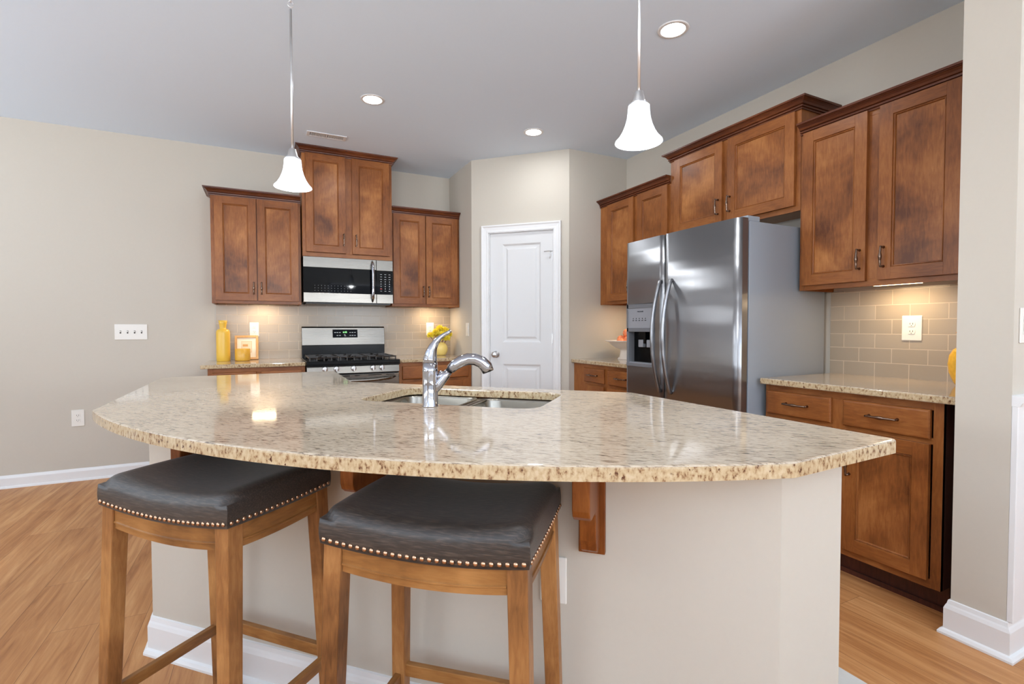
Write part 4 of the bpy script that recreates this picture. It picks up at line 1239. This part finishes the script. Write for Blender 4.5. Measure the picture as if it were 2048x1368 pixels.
vc = V((1.555, 4.765, CT + .125))
spots = [((-.105, -.01, .075), .036, 'lowest yellow bloom drooping at the left of the bunch'), ((-.055, -.035, .105), .042, 'yellow bloom at the front left of the bunch'), ((-.008, -.01, .138), .046, 'topmost yellow bloom of the bunch'),
         ((.045, -.025, .120), .046, 'yellow bloom at the upper right of the bunch'), ((.085, -.01, .080), .042, 'rightmost yellow bloom of the bunch'), ((.012, -.055, .080), .046, 'yellow bloom at the front centre of the bunch'), ((-.045, .03, .085), .042, 'yellow bloom at the back of the bunch near the tiles'), ((.05, .04, .075), .042, 'yellow bloom at the back right of the bunch'),
         ((-.028, -.062, .045), .036, 'low yellow bloom hanging over the front left of the vase rim'), ((.052, -.052, .045), .038, 'low yellow bloom hanging over the front right of the vase rim')]
bm0 = bloom(.044)
for (off, R, lb) in spots:
    p = vc + V(off)
    fl = thing('flower', lb, 'flower', tuple(p), random.random() * 6, 'yellow blooms in the round vase')
    o = bm0.build('petals', fl) if off == spots[0][0] else None
    if o is None:
        o = first_petals.copy(); COL.objects.link(o); o.parent = fl
    else: first_petals = o
    o.scale = (R / .044,) * 3
    s_ = MB(); 
    iv = Matrix.Rotation(-fl.rotation_euler.z, 3, 'Z')
    e_ = iv @ (V((off[0] * .18, off[1] * .18, -.095)) + vc - V((0, 0, 0)) - p)
    s_.tube([(0, 0, -R * .3), tuple(V((e_.x * .6, e_.y * .6, e_.z * .45))), tuple(e_)], .0022, stem_m, 6); s_.build('stem', fl)

# fruit bowl
c = thing('pedestal_bowl', 'white pedestal bowl of peaches half hidden behind the refrigerator', 'bowl', (2.80, 3.40, CT))
m = MB(); m.lathe([(0, 0), (.085, 0), (.086, .006), (.070, .02), (.062, .07), (.066, .085), (.10, .098), (.14, .125), (.165, .150), (.192, .158), (.192, .163), (.160, .158), (.135, .135), (.09, .105), (0, .10)], bowl_m, n=48); m.build('body', c)
for i, (dx, dy_, dz, r_, lb) in enumerate(((-.085, -.01, .150, .036, 'peach at the left of the white bowl, partly sunk behind the rim'), (-.035, .04, .172, .038, 'peach at the back of the white bowl'), (-.035, -.055, .165, .040, 'peach in the middle of the white bowl'),
                                     (.0, .0, .225, .042, 'large peach on top of the heap in the white bowl'), (.06, .0, .165, .040, 'peach at the right of the white bowl, behind the refrigerator'))):
    pf = thing('peach', lb, 'fruit', (2.80 + dx, 3.40 + dy_, CT + dz), 0, 'peaches in the white bowl')
    m = MB(); pr = []
    for k_ in range(17):
        a = pi * k_ / 16; pr.append((max(.0001, r_ * sin(a)), -r_ * cos(a) * .95 - (.15 * r_ * math.exp(-((pi - a) / .35) ** 2))))
    m.lathe(pr, peach_m, n=28); m.build('flesh', pf)
    m = MB(); m.tube([(0, 0, r_ * .78), (.002, 0, r_ * 1.0)], .0015, stem_m, 6); m.build('stem', pf)

# textured yellow glass bottle at far right, half hidden by the stub wall
c = thing('glass_decanter', 'pebbled yellow glass vessel peeking out beside the right wall end', 'vase', (2.875, 1.104, CT))
m = MB(); m.lathe([(0, 0), (.040, 0), (.052, .02), (.066, .06), (.071, .10), (.066, .140), (.052, .168), (.036, .178), (0, .178)], plain('pebbled_yellow_glass', (236, 178, 54), .15, noise=.2, nscale=70, bump=1.0), n=40); m.build('body', c)
m = MB(); m.lathe([(.030, .176), (.030, .235), (.027, .235), (.027, .176)], glass_frost, n=32); m.build('neck', c)
m = MB(); m.lathe([(.027, .233), (.036, .236), (.044, .246), (.040, .249), (.030, .242), (.0, .240)], plain('orange_glass_rim', (226, 150, 60), .2), n=32); m.build('rim', c)

# floor mat in the aisle
o = MB().box(1.42, 1.763, .10, 1.60, 0, .008, mat_m).build('floor_mat', bevel=.003)
tag(o, 'pale grey floor mat on the boards right of the island wall', 'mat')
